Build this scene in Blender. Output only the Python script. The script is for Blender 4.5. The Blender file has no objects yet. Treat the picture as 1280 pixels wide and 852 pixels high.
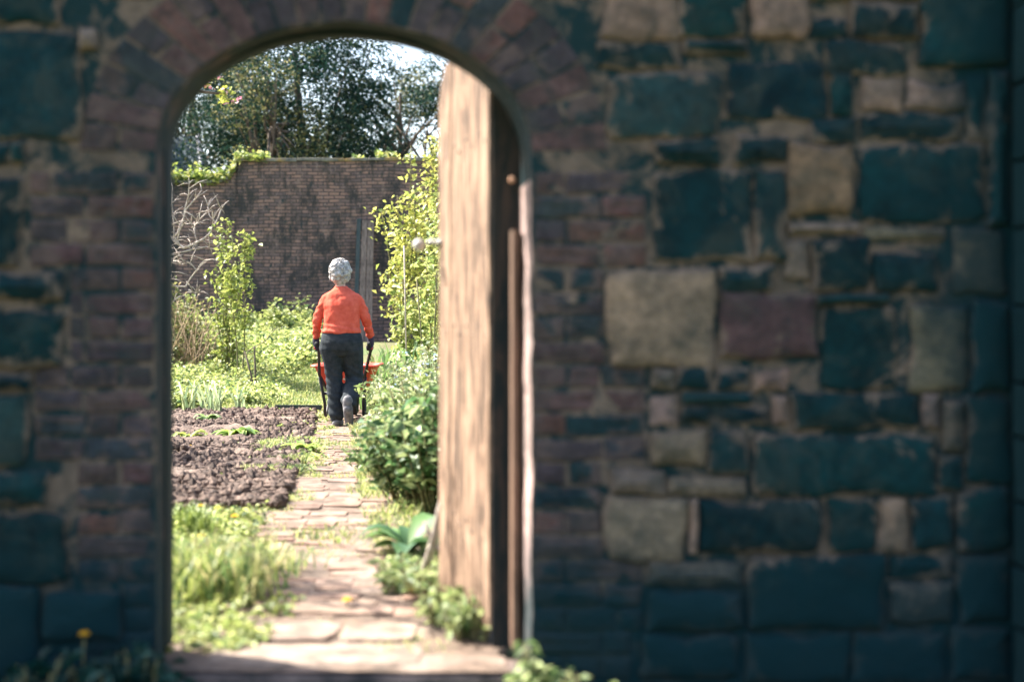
import bpy, math, random
import numpy as np
from mathutils import Vector, Matrix, noise

# ------------------------------------------------------------------ camera
SC = bpy.context.scene
COL = SC.collection
R = math.radians
FPX = 50.0 / 36.0 * 1280.0
CH = 1.10            # camera height
HY = 395.0           # horizon row in the 1280x852 photograph
cam_d = bpy.data.cameras.new("camera")
cam = bpy.data.objects.new("camera", cam_d)
COL.objects.link(cam)
cam.location = (0, 0, CH)
cam.rotation_euler = (R(90), 0, 0)
cam_d.lens = 50
cam_d.sensor_width = 36
cam_d.shift_y = -(426.0 - HY) / 1280.0
cam_d.clip_end = 2000
cam_d.dof.use_dof = True
cam_d.dof.focus_distance = 14.2
cam_d.dof.aperture_fstop = 1.35
cam_d.dof.aperture_blades = 9
SC.camera = cam

# ------------------------------------------------------------------ light
SUN_EL, SUN_AZ = R(47), R(27)      # azimuth measured from -X (left) towards +Y (away)
sdir = Vector((-math.cos(SUN_EL) * math.cos(SUN_AZ), math.cos(SUN_EL) * math.sin(SUN_AZ), math.sin(SUN_EL)))
W = bpy.data.worlds.new("World")
SC.world = W
W.use_nodes = True
nt = W.node_tree
sky = nt.nodes.new("ShaderNodeTexSky")
sky.sky_type = 'NISHITA'
sky.sun_disc = False
sky.sun_elevation = SUN_EL
sky.sun_rotation = math.atan2(sdir.x, sdir.y)
sky.air_density = 1.0
sky.dust_density = 3.0
sky.ozone_density = 1.0
bg = nt.nodes["Background"]
bg.inputs[1].default_value = 0.12
nt.links.new(sky.outputs[0], bg.inputs[0])
sl = bpy.data.lights.new("sun", 'SUN')
sl.energy = 5.0
sl.angle = R(0.5)
sl.color = (1.0, 0.95, 0.86)
sun = bpy.data.objects.new("sun", sl)
COL.objects.link(sun)
sun.rotation_euler = (-sdir).to_track_quat('-Z', 'Y').to_euler()
SC.view_settings.view_transform = 'Standard'
SC.view_settings.look = 'None'
SC.view_settings.gamma = 1
SC.view_settings.use_curve_mapping = False
SC.view_settings.exposure = 2.1
SC.cycles.max_bounces = 6
SC.cycles.diffuse_bounces = 3
SC.cycles.transparent_max_bounces = 4

sx_ = lambda px, D: (px - 640) / FPX * D
rnd = random.Random(7)
rg = np.random.default_rng(11)

def P(px, py, D):
    """point at depth D that the photograph shows at pixel px, py"""
    return Vector(((px - 640) / FPX * D, D, CH - (py - HY) / FPX * D))

# ------------------------------------------------------------------ materials
def newmat(name):
    m = bpy.data.materials.new(name)
    m.use_nodes = True
    n = m.node_tree.nodes
    l = m.node_tree.links
    return m, n, l, n["Principled BSDF"]

def noise_mat(name, c1, c2, scale=6, rough=0.9, bump=0.3, bscale=40, bdist=0.01, stretch=(1, 1, 1), attr=False, c3=None, scale3=1.2, spec=0.3, lo=0.35, hi=0.65):
    m, n, l, b = newmat(name)
    tc = n.new("ShaderNodeTexCoord")
    mp = n.new("ShaderNodeMapping")
    mp.inputs['Scale'].default_value = stretch
    l.new(tc.outputs['Object'], mp.inputs[0])
    t = n.new("ShaderNodeTexNoise")
    t.inputs['Scale'].default_value = scale
    t.inputs['Detail'].default_value = 6
    t.inputs['Roughness'].default_value = 0.65
    l.new(mp.outputs[0], t.inputs[0])
    r = n.new("ShaderNodeValToRGB")
    r.color_ramp.elements[0].color = (*c1, 1)
    r.color_ramp.elements[1].color = (*c2, 1)
    r.color_ramp.elements[0].position = lo
    r.color_ramp.elements[1].position = hi
    l.new(t.outputs[0], r.inputs[0])
    out = r.outputs[0]
    if c3:
        t3 = n.new("ShaderNodeTexNoise")
        t3.inputs['Scale'].default_value = scale3
        t3.inputs['Detail'].default_value = 5
        l.new(mp.outputs[0], t3.inputs[0])
        r3 = n.new("ShaderNodeValToRGB")
        r3.color_ramp.elements[0].position = 0.5
        r3.color_ramp.elements[1].position = 0.62
        l.new(t3.outputs[0], r3.inputs[0])
        mx = n.new("ShaderNodeMixRGB")
        l.new(r3.outputs[0], mx.inputs[0])
        l.new(out, mx.inputs[1])
        mx.inputs[2].default_value = (*c3, 1)
        out = mx.outputs[0]
    if attr:
        a = n.new("ShaderNodeAttribute")
        a.attribute_name = "Col"
        mx = n.new("ShaderNodeMixRGB")
        mx.blend_type = 'MULTIPLY'
        mx.inputs[0].default_value = 1
        l.new(out, mx.inputs[1])
        l.new(a.outputs[0], mx.inputs[2])
        out = mx.outputs[0]
    l.new(out, b.inputs['Base Color'])
    b.inputs['Roughness'].default_value = rough
    b.inputs['Specular IOR Level'].default_value = spec
    if bump:
        tb = n.new("ShaderNodeTexNoise")
        tb.inputs['Scale'].default_value = bscale
        tb.inputs['Detail'].default_value = 5
        l.new(mp.outputs[0], tb.inputs[0])
        bp = n.new("ShaderNodeBump")
        bp.inputs['Strength'].default_value = bump
        bp.inputs['Distance'].default_value = bdist
        l.new(tb.outputs[0], bp.inputs['Height'])
        l.new(bp.outputs[0], b.inputs['Normal'])
    return m

def leaf_mat(name, trans=0.35, rough=0.5, spec=0.35, tint=(1, 1, 1)):
    """leaf colour comes from the Col attribute; some light passes through"""
    m, n, l, b = newmat(name)
    a = n.new("ShaderNodeAttribute")
    a.attribute_name = "Col"
    mt = n.new("ShaderNodeMixRGB")
    mt.blend_type = 'MULTIPLY'
    mt.inputs[0].default_value = 1
    l.new(a.outputs[0], mt.inputs[1])
    mt.inputs[2].default_value = (*tint, 1)
    l.new(mt.outputs[0], b.inputs['Base Color'])
    b.inputs['Roughness'].default_value = rough
    b.inputs['Specular IOR Level'].default_value = spec
    tr = n.new("ShaderNodeBsdfTranslucent")
    hs = n.new("ShaderNodeHueSaturation")
    hs.inputs['Value'].default_value = 1.3
    hs.inputs['Hue'].default_value = 0.49
    l.new(mt.outputs[0], hs.inputs['Color'])
    l.new(hs.outputs[0], tr.inputs[0])
    mx = n.new("ShaderNodeMixShader")
    mx.inputs[0].default_value = trans
    l.new(b.outputs[0], mx.inputs[1])
    l.new(tr.outputs[0], mx.inputs[2])
    l.new(mx.outputs[0], n["Material Output"].inputs[0])
    return m

MAT = {}
MAT['leaf'] = leaf_mat("leaf", tint=(1.13, 1.06, 1.04))
MAT['dull_leaf'] = leaf_mat("dull_leaf", 0.18, 0.6, 0.14)
MAT['petal'] = leaf_mat("petal", 0.2, 0.6, 0.2)
MAT['bark'] = noise_mat("bark", (0.06, 0.045, 0.03), (0.17, 0.13, 0.1), 9, bump=0.6, bscale=30, stretch=(1, 1, 0.3))
MAT['pale_bark'] = noise_mat("pale_bark", (0.30, 0.24, 0.20), (0.55, 0.48, 0.42), 12, bump=0.4, bscale=60)
MAT['stem'] = noise_mat("stem", (0.10, 0.10, 0.04), (0.22, 0.19, 0.09), 20, bump=0)

# ------------------------------------------------------------------ mesh helpers
class MB:
    def __init__(s):
        s.v, s.f, s.c, s.m = [], [], [], []
        s.sm = []
        s.a = []
    def add(s, vs, fs, col=(1, 1, 1), mi=0, smooth=False, al=None):
        o = len(s.v)
        s.a.extend(al if al is not None else [1.0] * len(vs))
        s.v.extend([tuple(v) for v in vs])
        s.c.extend([col] * len(vs))
        for f in fs:
            s.f.append(tuple(i + o for i in f))
            s.m.append(mi)
            s.sm.append(smooth)
    def box(s, c, d, rot=None, col=(1, 1, 1), mi=0, jit=0.0):
        vs = []
        for z in (-1, 1):
            for x, y in ((-1, -1), (1, -1), (1, 1), (-1, 1)):
                p = Vector((x * d[0] / 2, y * d[1] / 2, z * d[2] / 2))
                if jit:
                    p += Vector([rnd.uniform(-jit, jit) for _ in range(3)])
                if rot is not None:
                    p = rot @ p
                vs.append(Vector(c) + p)
        s.add(vs, [(3, 2, 1, 0), (4, 5, 6, 7), (0, 1, 5, 4), (1, 2, 6, 5), (2, 3, 7, 6), (3, 0, 4, 7)], col, mi)
    def tube(s, pts, rad, n=7, col=(1, 1, 1), mi=0, cap=True, flat=1.0):
        pts = [Vector(p) for p in pts]
        if not hasattr(rad, '__len__'):
            rad = [rad] * len(pts)
        vs, fs = [], []
        up = Vector((0, 0, 1))
        t0 = (pts[1] - pts[0]).normalized()
        if abs(t0.z) > 0.9:
            up = Vector((1, 0, 0))
        for i, p in enumerate(pts):
            t = (pts[min(i + 1, len(pts) - 1)] - pts[max(i - 1, 0)]).normalized()
            a = t.cross(up)
            if a.length < 1e-4:
                a = t.cross(Vector((0, 1, 0)))
            a.normalize()
            b = a.cross(t)
            for k in range(n):
                an = 2 * math.pi * k / n
                vs.append(p + (a * math.cos(an) + b * math.sin(an) * flat) * rad[i])
        for i in range(len(pts) - 1):
            for k in range(n):
                k2 = (k + 1) % n
                fs.append((i * n + k, i * n + k2, (i + 1) * n + k2, (i + 1) * n + k))
        if cap:
            fs.append(tuple(reversed(range(n))))
            fs.append(tuple(range((len(pts) - 1) * n, len(pts) * n)))
        s.add(vs, fs, col, mi, True)
    def loft(s, secs, n=20, col=(1, 1, 1), mi=0, p=2.0):
        """closed loft; secs = (centre, rx, ry[, rotz]) stacked sections"""
        vs, fs = [], []
        for sec in secs:
            c, rx, ry = Vector(sec[0]), sec[1], sec[2]
            M = sec[3] if len(sec) > 3 else Matrix.Identity(3)
            for k in range(n):
                an = 2 * math.pi * k / n
                cx, sy = math.cos(an), math.sin(an)
                q = Vector((math.copysign(abs(cx) ** (2 / p), cx) * rx, math.copysign(abs(sy) ** (2 / p), sy) * ry, 0))
                vs.append(c + M @ q)
        for i in range(len(secs) - 1):
            for k in range(n):
                k2 = (k + 1) % n
                fs.append((i * n + k, i * n + k2, (i + 1) * n + k2, (i + 1) * n + k))
        fs.append(tuple(reversed(range(n))))
        fs.append(tuple(range((len(secs) - 1) * n, len(secs) * n)))
        s.add(vs, fs, col, mi, True)
    def limb(s, pts, rad, n=12, mi=0, col=(1, 1, 1)):
        """tube with rounded ends"""
        pts = [Vector(p) for p in pts]
        a = (pts[0] - pts[1]).normalized()
        b = (pts[-1] - pts[-2]).normalized()
        r0, r1 = rad[0], rad[-1]
        P2 = [pts[0] + a * r0 * 0.98, pts[0] + a * r0 * 0.7] + pts + [pts[-1] + b * r1 * 0.7, pts[-1] + b * r1 * 0.98]
        R2 = [r0 * 0.2, r0 * 0.7] + list(rad) + [r1 * 0.7, r1 * 0.2]
        s.tube(P2, R2, n, col, mi)
    def ball(s, c, r, mi=0, col=(1, 1, 1), n=12, rot=None):
        c = Vector(c)
        r = Vector(r) if hasattr(r, '__len__') else Vector((r, r, r))
        vs, fs = [], []
        m = n // 2 + 1
        for i in range(m):
            th = math.pi * (i + 0.02) / (m - 1 + 0.04)
            for k in range(n):
                an = 2 * math.pi * k / n
                q = Vector((math.sin(th) * math.cos(an) * r.x, math.sin(th) * math.sin(an) * r.y, -math.cos(th) * r.z))
                if rot is not None:
                    q = rot @ q
                vs.append(c + q)
        for i in range(m - 1):
            for k in range(n):
                k2 = (k + 1) % n
                fs.append((i * n + k, i * n + k2, (i + 1) * n + k2, (i + 1) * n + k))
        fs.append(tuple(reversed(range(n))))
        fs.append(tuple(range((m - 1) * n, m * n)))
        s.add(vs, fs, col, mi, True)
    def build(s, name, mats, parent=None, origin=None, bevel=0):
        me = bpy.data.meshes.new(name)
        o = Vector(origin) if origin is not None else Vector((0, 0, 0))
        me.from_pydata([(v[0] - o.x, v[1] - o.y, v[2] - o.z) for v in s.v], [], s.f)
        ca = me.color_attributes.new("Col", 'FLOAT_COLOR', 'POINT')
        ca.data.foreach_set("color", np.c_[np.array(s.c, dtype=np.float32), np.array(s.a, dtype=np.float32)].ravel())
        if not isinstance(mats, (list, tuple)):
            mats = [mats]
        for m in mats:
            me.materials.append(m)
        me.polygons.foreach_set("material_index", s.m)
        me.polygons.foreach_set("use_smooth", s.sm)
        me.update()
        ob = bpy.data.objects.new(name, me)
        COL.objects.link(ob)
        ob.location = o
        if parent is not None:
            ob.parent = parent
            ob.location = o - parent.location
        if bevel:
            b = ob.modifiers.new("bevel", 'BEVEL')
            b.width = bevel
            b.segments = 2
            b.limit_method = 'ANGLE'
        return ob

def arr_mesh(name, V, F, C, mat, parent=None, origin=None, smooth=False):
    """V (N,3), F (M,k) numpy, C (N,3) colours -> one mesh object"""
    me = bpy.data.meshes.new(name)
    V = np.asarray(V, dtype=np.float32).copy()
    o = Vector(origin) if origin is not None else Vector((0, 0, 0))
    V -= np.array(o, dtype=np.float32)
    k = F.shape[1]
    me.vertices.add(len(V))
    me.vertices.foreach_set("co", V.ravel())
    me.loops.add(F.size)
    me.loops.foreach_set("vertex_index", F.astype(np.int32).ravel())
    me.polygons.add(len(F))
    me.polygons.foreach_set("loop_start", np.arange(0, F.size, k, dtype=np.int32))
    me.polygons.foreach_set("loop_total", np.full(len(F), k, dtype=np.int32))
    if smooth:
        me.polygons.foreach_set("use_smooth", np.ones(len(F), dtype=bool))
    me.update(calc_edges=True)
    me.validate()
    ca = me.color_attributes.new("Col", 'FLOAT_COLOR', 'POINT')
    ca.data.foreach_set("color", np.c_[np.clip(C, 0, 1), np.ones(len(C))].astype(np.float32).ravel())
    me.materials.append(mat)
    ob = bpy.data.objects.new(name, me)
    COL.objects.link(ob)
    ob.location = o
    if parent is not None:
        ob.parent = parent
        ob.location = o - parent.location
    return ob

def tag(o, label=None, cat=None, group=None, kind=None):
    if label: o['label'] = label
    if cat: o['category'] = cat
    if group: o['group'] = group
    if kind: o['kind'] = kind
    return o

def empty(name, loc, label, cat, group=None):
    o = bpy.data.objects.new(name, None)
    COL.objects.link(o)
    o.location = loc
    o.empty_display_size = 0.1
    return tag(o, label, cat, group)

def unit(n):
    v = rg.normal(size=(n, 3))
    return v / np.linalg.norm(v, axis=1, keepdims=True)

def leaf_arrays(C, size, pal, nrm=None, axis=None, aspect=0.5, vary=0.25, up=0.5, fold=0.18):
    """folded rhombic leaves at centres C. pal: list of (rgb, weight)"""
    n = len(C)
    if nrm is None:
        nrm = unit(n)
        nrm[:, 2] = np.abs(nrm[:, 2]) + up
        nrm /= np.linalg.norm(nrm, axis=1, keepdims=True)
    if axis is None:
        axis = unit(n)
    ax = axis - nrm * np.sum(axis * nrm, axis=1, keepdims=True)
    ax /= np.linalg.norm(ax, axis=1, keepdims=True) + 1e-9
    sd = np.cross(nrm, ax)
    sz = (np.asarray(size) * rg.uniform(0.6, 1.3, n))[:, None] if np.ndim(size) == 0 else (np.asarray(size) * rg.uniform(0.7, 1.2, n))[:, None]
    w = sz * aspect
    base = C - ax * sz * 0.5
    tip = C + ax * sz * 0.5 - nrm * sz * 0.08
    L = C + sd * w * 0.5 + nrm * sz * fold - ax * sz * 0.05
    Rr = C - sd * w * 0.5 + nrm * sz * fold - ax * sz * 0.05
    V = np.stack([base, L, tip, Rr], axis=1).reshape(-1, 3)
    i = np.arange(n)[:, None] * 4
    F = np.concatenate([i + np.array([[0, 1, 2]]), i + np.array([[0, 2, 3]])], axis=0)
    cols = np.array([p[0] for p in pal])
    wt = np.array([p[1] for p in pal], dtype=float)
    ci = rg.choice(len(pal), n, p=wt / wt.sum())
    c = cols[ci] * rg.uniform(1 - vary, 1 + vary, (n, 1))
    return V, F, np.repeat(c, 4, axis=0)

def blades(base, h, lean, width, pal, vary=0.25, leandir=None):
    """grass or strap leaves: base (N,3), h (N,), lean (N,)"""
    n = len(base)
    a = rg.uniform(0, 2 * np.pi, n) if leandir is None else leandir
    d = np.c_[np.cos(a), np.sin(a), np.zeros(n)]
    fa = rg.uniform(0, 2 * np.pi, n)
    s = np.c_[np.cos(fa), np.sin(fa), np.zeros(n)]
    h = h[:, None]
    lean = lean[:, None]
    w = (np.asarray(width) * rg.uniform(0.7, 1.3, n))[:, None]
    z = np.array([[0, 0, 1.0]])
    m1 = base + z * h * 0.5 + d * lean * h * 0.18
    m2 = base + z * h * 0.85 + d * lean * h * 0.5
    tp = base + z * h * (1.05 - 0.35 * lean) + d * lean * h * 1.0
    V = np.stack([base - s * w / 2, base + s * w / 2, m1 - s * w / 2, m1 + s * w / 2, m2 - s * w * .35, m2 + s * w * .35, tp], axis=1).reshape(-1, 3)
    i = np.arange(n)[:, None] * 7
    F = np.concatenate([i + np.array([[a_, b_, c_]]) for a_, b_, c_ in ((0, 1, 3), (0, 3, 2), (2, 3, 5), (2, 5, 4), (4, 5, 6))], axis=0)
    cols = np.array([p[0] for p in pal])
    wt = np.array([p[1] for p in pal], dtype=float)
    ci = rg.choice(len(pal), n, p=wt / wt.sum())
    c = cols[ci] * rg.uniform(1 - vary, 1 + vary, (n, 1))
    return V, F, np.repeat(c, 7, axis=0)

def joinarr(parts):
    Vs, Fs, Cs, o = [], [], [], 0
    for V, F, C in parts:
        Vs.append(V); Fs.append(F + o); Cs.append(C)
        o += len(V)
    return np.concatenate(Vs), np.concatenate(Fs), np.concatenate(Cs)

# ------------------------------------------------------------------ terrain
def sstep(a, b, x):
    t = np.clip((x - a) / (b - a), 0, 1)
    return t * t * (3 - 2 * t)
def gz(x, y):
    """ground height (numpy friendly)"""
    x = np.asarray(x, dtype=float); y = np.asarray(y, dtype=float)
    z = -0.10 * (1 - sstep(4.51, 4.62, y))
    z = z - 0.035 * (1 - sstep(4.8, 5.6, y))
    z = z + 0.62 * sstep(15.5, 27, y)
    z = z + 0.015 * np.sin(x * 2.1 + 1) * np.sin(y * 1.3) * sstep(5, 6, y)
    return z
def pathx(y):
    """centre line and half width of the brick path"""
    c = np.interp(y, [4.4, 4.83, 6.4, 8, 10.5, 13.5, 16, 20, 28], [-0.62, -0.66, -0.83, -1.02, -1.30, -1.66, -1.98, -2.4, -3.0])
    w = np.interp(y, [4.4, 5, 6.4, 8, 13.5, 28], [0.52, 0.47, 0.30, 0.22, 0.17, 0.20])
    return c, w

def axis_pts(lo, hi, fine_lo, fine_hi, step, n_out):
    a = np.arange(fine_lo, fine_hi + 1e-6, step)
    l = fine_lo - np.geomspace(step, fine_lo - lo, n_out)[::-1]
    h = fine_hi + np.geomspace(step, hi - fine_hi, n_out)
    return np.concatenate([l, a, h])
xs = axis_pts(-500, 500, -10, 6, 0.2, 26)
ys = axis_pts(-300, 900, -2, 34, 0.1, 26)
X, Y = np.meshgrid(xs, ys)
Z = gz(X, Y) - 0.004
nx, ny = len(xs), len(ys)
idx = np.arange(nx * ny).reshape(ny, nx)
F = np.stack([idx[:-1, :-1].ravel(), idx[:-1, 1:].ravel(), idx[1:, 1:].ravel(), idx[1:, :-1].ravel()], axis=1)
gmat = noise_mat("earth_and_turf", (0.10, 0.075, 0.04), (0.13, 0.15, 0.05), 3.5, bump=0.8, bscale=25, bdist=0.03, c3=(0.09, 0.12, 0.04), scale3=0.8)
tag(arr_mesh("ground", np.c_[X.ravel(), Y.ravel(), Z.ravel()], F, np.ones((nx * ny, 3)), gmat, smooth=True), kind="structure")

# path: worn bricks laid flat with slabs by the door
pm = MB()
brick_pal = [(0.36, 0.24, 0.185), (0.38, 0.27, 0.21), (0.33, 0.23, 0.18), (0.40, 0.30, 0.24), (0.36, 0.27, 0.22)]
yy = 5.3
row = 0
while yy < 18:
    c, w = pathx(yy)
    c, w = float(c), float(w)
    x = c - w - rnd.uniform(0, 0.12)
    while x < c + w:
        L = rnd.choice([0.21, 0.21, 0.16, 0.24])
        if rnd.random() > 0.08:
            z = float(gz(x, yy))
            q = Matrix.Rotation(rnd.uniform(-.05, .05), 3, 'Z') @ Matrix.Rotation(rnd.uniform(-.015, .015), 3, 'X')
            col = rnd.choice(brick_pal)
            k = rnd.uniform(0.85, 1.1)
            pm.box((x + L / 2, yy, z + rnd.uniform(-0.018, -0.006)), (L - 0.008, 0.105, 0.05), q, tuple(v * k for v in col), 0, 0.006)
        x += L
    yy += 0.112
    row += 1
# flat pale slabs close to the doorway
for (px0, px1, py0, py1, sc_) in ((262, 528, 797, 821, (0.40, 0.335, 0.28)), (335, 424, 770, 793, (0.38, 0.30, 0.25)), (428, 522, 771, 794, (0.40, 0.32, 0.265)), (352, 470, 748, 766, (0.36, 0.28, 0.22))):
    Da, Db = FPX * CH / (py1 - HY), FPX * CH / (py0 - HY)
    Dm = (Da + Db) / 2
    xa, xb = (px0 - 640) / FPX * Dm, (px1 - 640) / FPX * Dm
    xm, hw_, hd_ = (xa + xb) / 2, (xb - xa) / 2, (Db - Da) / 2
    ring = []
    sd = rnd.random() * 50
    for k in range(48):
        an = 2 * math.pi * k / 48
        cx1, sy1 = math.cos(an), math.sin(an)
        ux = math.copysign(abs(cx1) ** 0.35, cx1); uy = math.copysign(abs(sy1) ** 0.35, sy1)
        e = 1 + 0.10 * noise.noise((cx1 * 2, sy1 * 2, sd)) + 0.05 * noise.noise((cx1 * 7, sy1 * 7, sd))
        ring.append((xm + ux * hw_ * e, Dm + uy * hd_ * e))
    zs0 = float(gz(xm, Dm)) - 0.002
    vs = [(a, b, zs0 - 0.03) for a, b in ring] + [(a, b, zs0 + 0.012) for a, b in ring] + [(xm + (a - xm) * .97, Dm + (b - Dm) * .93, zs0 + 0.018) for a, b in ring] + [(xm, Dm, zs0 + 0.019)]
    fs = []
    for L in range(2):
        for k in range(48):
            k2 = (k + 1) % 48
            fs.append((L * 48 + k, L * 48 + k2, L * 48 + 48 + k2, L * 48 + 48 + k))
    fs += [(96 + k, 96 + (k + 1) % 48, 144) for k in range(48)]
    pm.add(vs, fs, sc_, 0)
pmat = noise_mat("worn_path_brick", (0.30, 0.27, 0.25), (0.76, 0.70, 0.66), 10, bump=0.7, bscale=50, bdist=0.006, attr=True)
po = pm.build("path_paving", pmat, bevel=0.008)
# compacted earth under the path
n = 160
yv = np.linspace(4.50, 18.5, n)
pc, pw = pathx(yv)
cols_ = 9
V = []
for j in range(n):
    for i in range(cols_):
        t = i / (cols_ - 1) * 2 - 1
        xw = pc[j] + t * (pw[j] + 0.16 + 0.05 * math.sin(yv[j] * 5 + t))
        V.append((xw, yv[j], max(float(gz(xw, yv[j])), -0.034) + 0.010 + 0.008 * noise.noise((xw * 6, yv[j] * 6, 0))))
idx = np.arange(n * cols_).reshape(n, cols_)
F = np.stack([idx[:-1, :-1].ravel(), idx[:-1, 1:].ravel(), idx[1:, 1:].ravel(), idx[1:, :-1].ravel()], axis=1)
emat = noise_mat("trodden_earth", (0.055, 0.04, 0.03), (0.17, 0.118, 0.086), 9, bump=0.8, bscale=50, c3=(0.22, 0.165, 0.13), scale3=4)
eo = arr_mesh("path", np.array(V), F, np.ones((len(V), 3)), emat, smooth=True)
tag(eo, kind="structure")
po.name = "path_bricks"
tag(po, kind="structure")

# dug soil bed
def in_bed(x, y):
    c, w = pathx(y)
    return (x < c - w - 0.08) & (y > 7.9) & (y < 16.1)
gx, gy = np.arange(-6.5, -0.9, 0.035), np.arange(7.9, 16.15, 0.04)
X, Y = np.meshgrid(gx, gy)
c, w = pathx(Y)
edge = np.clip((c - w - 0.02 - X) / 0.15, 0, 1) * np.clip((Y - 7.9) / 0.2, 0, 1) * np.clip((16.12 - Y) / 0.2, 0, 1)
Zn = np.zeros_like(X)
for j in range(X.shape[0]):
    for i in range(X.shape[1]):
        if edge[j, i] > 0:
            x_, y_ = X[j, i], Y[j, i]
            Zn[j, i] = 0.10 * noise.noise((x_ * 1.6, y_ * 1.6, 3)) + 0.03 * noise.noise((x_ * 7, y_ * 7, 1)) + 0.022 * noise.noise((x_ * 15, y_ * 15, 5))
Z = gz(X, Y) - 0.03 + edge * (0.055 + Zn)
ny, nx = X.shape
idx = np.arange(nx * ny).reshape(ny, nx)
F = np.stack([idx[:-1, :-1].ravel(), idx[:-1, 1:].ravel(), idx[1:, 1:].ravel(), idx[1:, :-1].ravel()], axis=1)
smat = noise_mat("dug_soil", (0.05, 0.034, 0.026), (0.19, 0.13, 0.10), 10, bump=0.9, bscale=55, bdist=0.03, c3=(0.21, 0.155, 0.12), scale3=1.4)
tag(arr_mesh("soil_bed", np.c_[X.ravel(), Y.ravel(), Z.ravel()], F, np.ones((nx * ny, 3)), smat), kind="structure")
# clods
m = MB()
ico = [(0, 0, 1), (.89, 0, .45), (.28, .85, .45), (-.72, .53, .45), (-.72, -.53, .45), (.28, -.85, .45), (.72, .53, -.45), (-.28, .85, -.45), (-.89, 0, -.45), (-.28, -.85, -.45), (.72, -.53, -.45), (0, 0, -1)]
icf = [(0, 1, 2), (0, 2, 3), (0, 3, 4), (0, 4, 5), (0, 5, 1), (1, 6, 2), (2, 7, 3), (3, 8, 4), (4, 9, 5), (5, 10, 1), (6, 7, 2), (7, 8, 3), (8, 9, 4), (9, 10, 5), (10, 6, 1), (11, 7, 6), (11, 8, 7), (11, 9, 8), (11, 10, 9), (11, 6, 10)]
for _ in range(15000):
    y = rnd.uniform(7.95, 16.0)
    c, w = pathx(y)
    x = rnd.uniform(-0.32 * y - 0.8, float(c - w) - 0.05)
    if noise.noise((x * 0.9, y * 0.9, 9)) < -0.45:
        continue
    r = rnd.choice([0.009, 0.012, 0.016, 0.020, 0.026, 0.034]) * rnd.uniform(0.7, 1.3)
    z = float(gz(x, y)) + 0.03 + r * 0.3
    s = [rnd.uniform(0.7, 1.3) for _ in range(3)]
    k = rnd.uniform(0.7, 1.25)
    m.add([(x + v[0] * r * s[0] * rnd.uniform(.75, 1.2), y + v[1] * r * s[1] * rnd.uniform(.75, 1.2), z + v[2] * r * s[2] * rnd.uniform(.75, 1.2)) for v in ico], icf, (k, k, k))
cm = noise_mat("soil_clod", (0.055, 0.038, 0.03), (0.19, 0.13, 0.10), 14, bump=0.6, bscale=70, attr=True)
tag(m.build("soil_clods", cm), "crumbly brown clods of earth scattered over the dug soil bed", "soil", kind="stuff")

# ------------------------------------------------------------------ front wall
DF, DB = 4.40, 4.72
CX, AX, BZ = P(430, 0, DF).x, 0.0, 0.0
def X_(px): return (px - 640) / FPX * DF
def Z_(py): return CH - (py - HY) / FPX * DF
XL, XR = -4.6, 3.2
ZB, ZT = -0.4, 3.7
ZS = Z_(190)
fl, fr, ft = X_(195), X_(664), Z_(28)
bl, br, bt = (205 - 640) / FPX * DB, (650 - 640) / FPX * DB, CH - (37 - HY) / FPX * DB
NA = 40
def arch_pts(l, r, t, y, wob=0.0):
    cx, a, b = (l + r) / 2, (r - l) / 2, t - ZS
    pts = []
    for k in range(24):
        z = ZB + (ZS - ZB) * k / 24
        pts.append(Vector((l + wob * noise.noise((0, z * 9, 2)), y, z)))
    for k in range(NA + 1):
        an = math.pi * (1 - k / NA)
        wv = wob * noise.noise((an * 6, 0, 7))
        pts.append(Vector((cx + (a + wv) * math.cos(an), y, ZS + (b + wv) * math.sin(an))))
    for k in range(23, -1, -1):
        z = ZB + (ZS - ZB) * k / 24
        pts.append(Vector((r - wob * (noise.noise((5, z * 9, 2)) ), y, z)))
    return pts
Fp = arch_pts(fl, fr, ft, DF, 0.010)
Bp = arch_pts(bl, br, bt, DB)
wall = empty("stone_wall", (0, DF, -0.13), "thick weathered wall of dark rubble stone and brick around the arched doorway", "wall")
wb = MB()
n = len(Fp)
def side(pts, y, flip):
    f = []
    L = [p for p in pts[:25]]
    A = pts[24:24 + NA + 1]
    Rr = [p for p in pts[24 + NA:]]
    def quad(a, b, c, d):
        vs = [a, b, c, d]
        wb.add(vs, [(0, 1, 2, 3) if not flip else (3, 2, 1, 0)])
    for i in range(len(L) - 1):
        quad((XL, y, L[i].z), L[i], L[i + 1], (XL, y, L[i + 1].z))
    quad((XL, y, L[-1].z), L[-1], (L[-1].x, y, ZT), (XL, y, ZT))
    for i in range(len(A) - 1):
        quad(A[i], A[i + 1], (A[i + 1].x, y, ZT), (A[i].x, y, ZT))
    for i in range(len(Rr) - 1):
        quad(Rr[i + 1], (XR, y, Rr[i + 1].z), (XR, y, Rr[i].z), Rr[i])
    quad(Rr[0], (XR, y, Rr[0].z), (XR, y, ZT), (Rr[0].x, y, ZT))
side(Fp, DF, False)
side(Bp, DB, True)
wb.add([(XL, DF, ZT), (XR, DF, ZT), (XR, DB, ZT), (XL, DB, ZT)], [(0, 1, 2, 3)])
wb.add([(XL, DF, ZB), (XL, DF, ZT), (XL, DB, ZT), (XL, DB, ZB)], [(0, 1, 2, 3)])
wb.add([(XR, DF, ZB), (XR, DF, ZT), (XR, DB, ZT), (XR, DB, ZB)], [(3, 2, 1, 0)])

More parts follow.
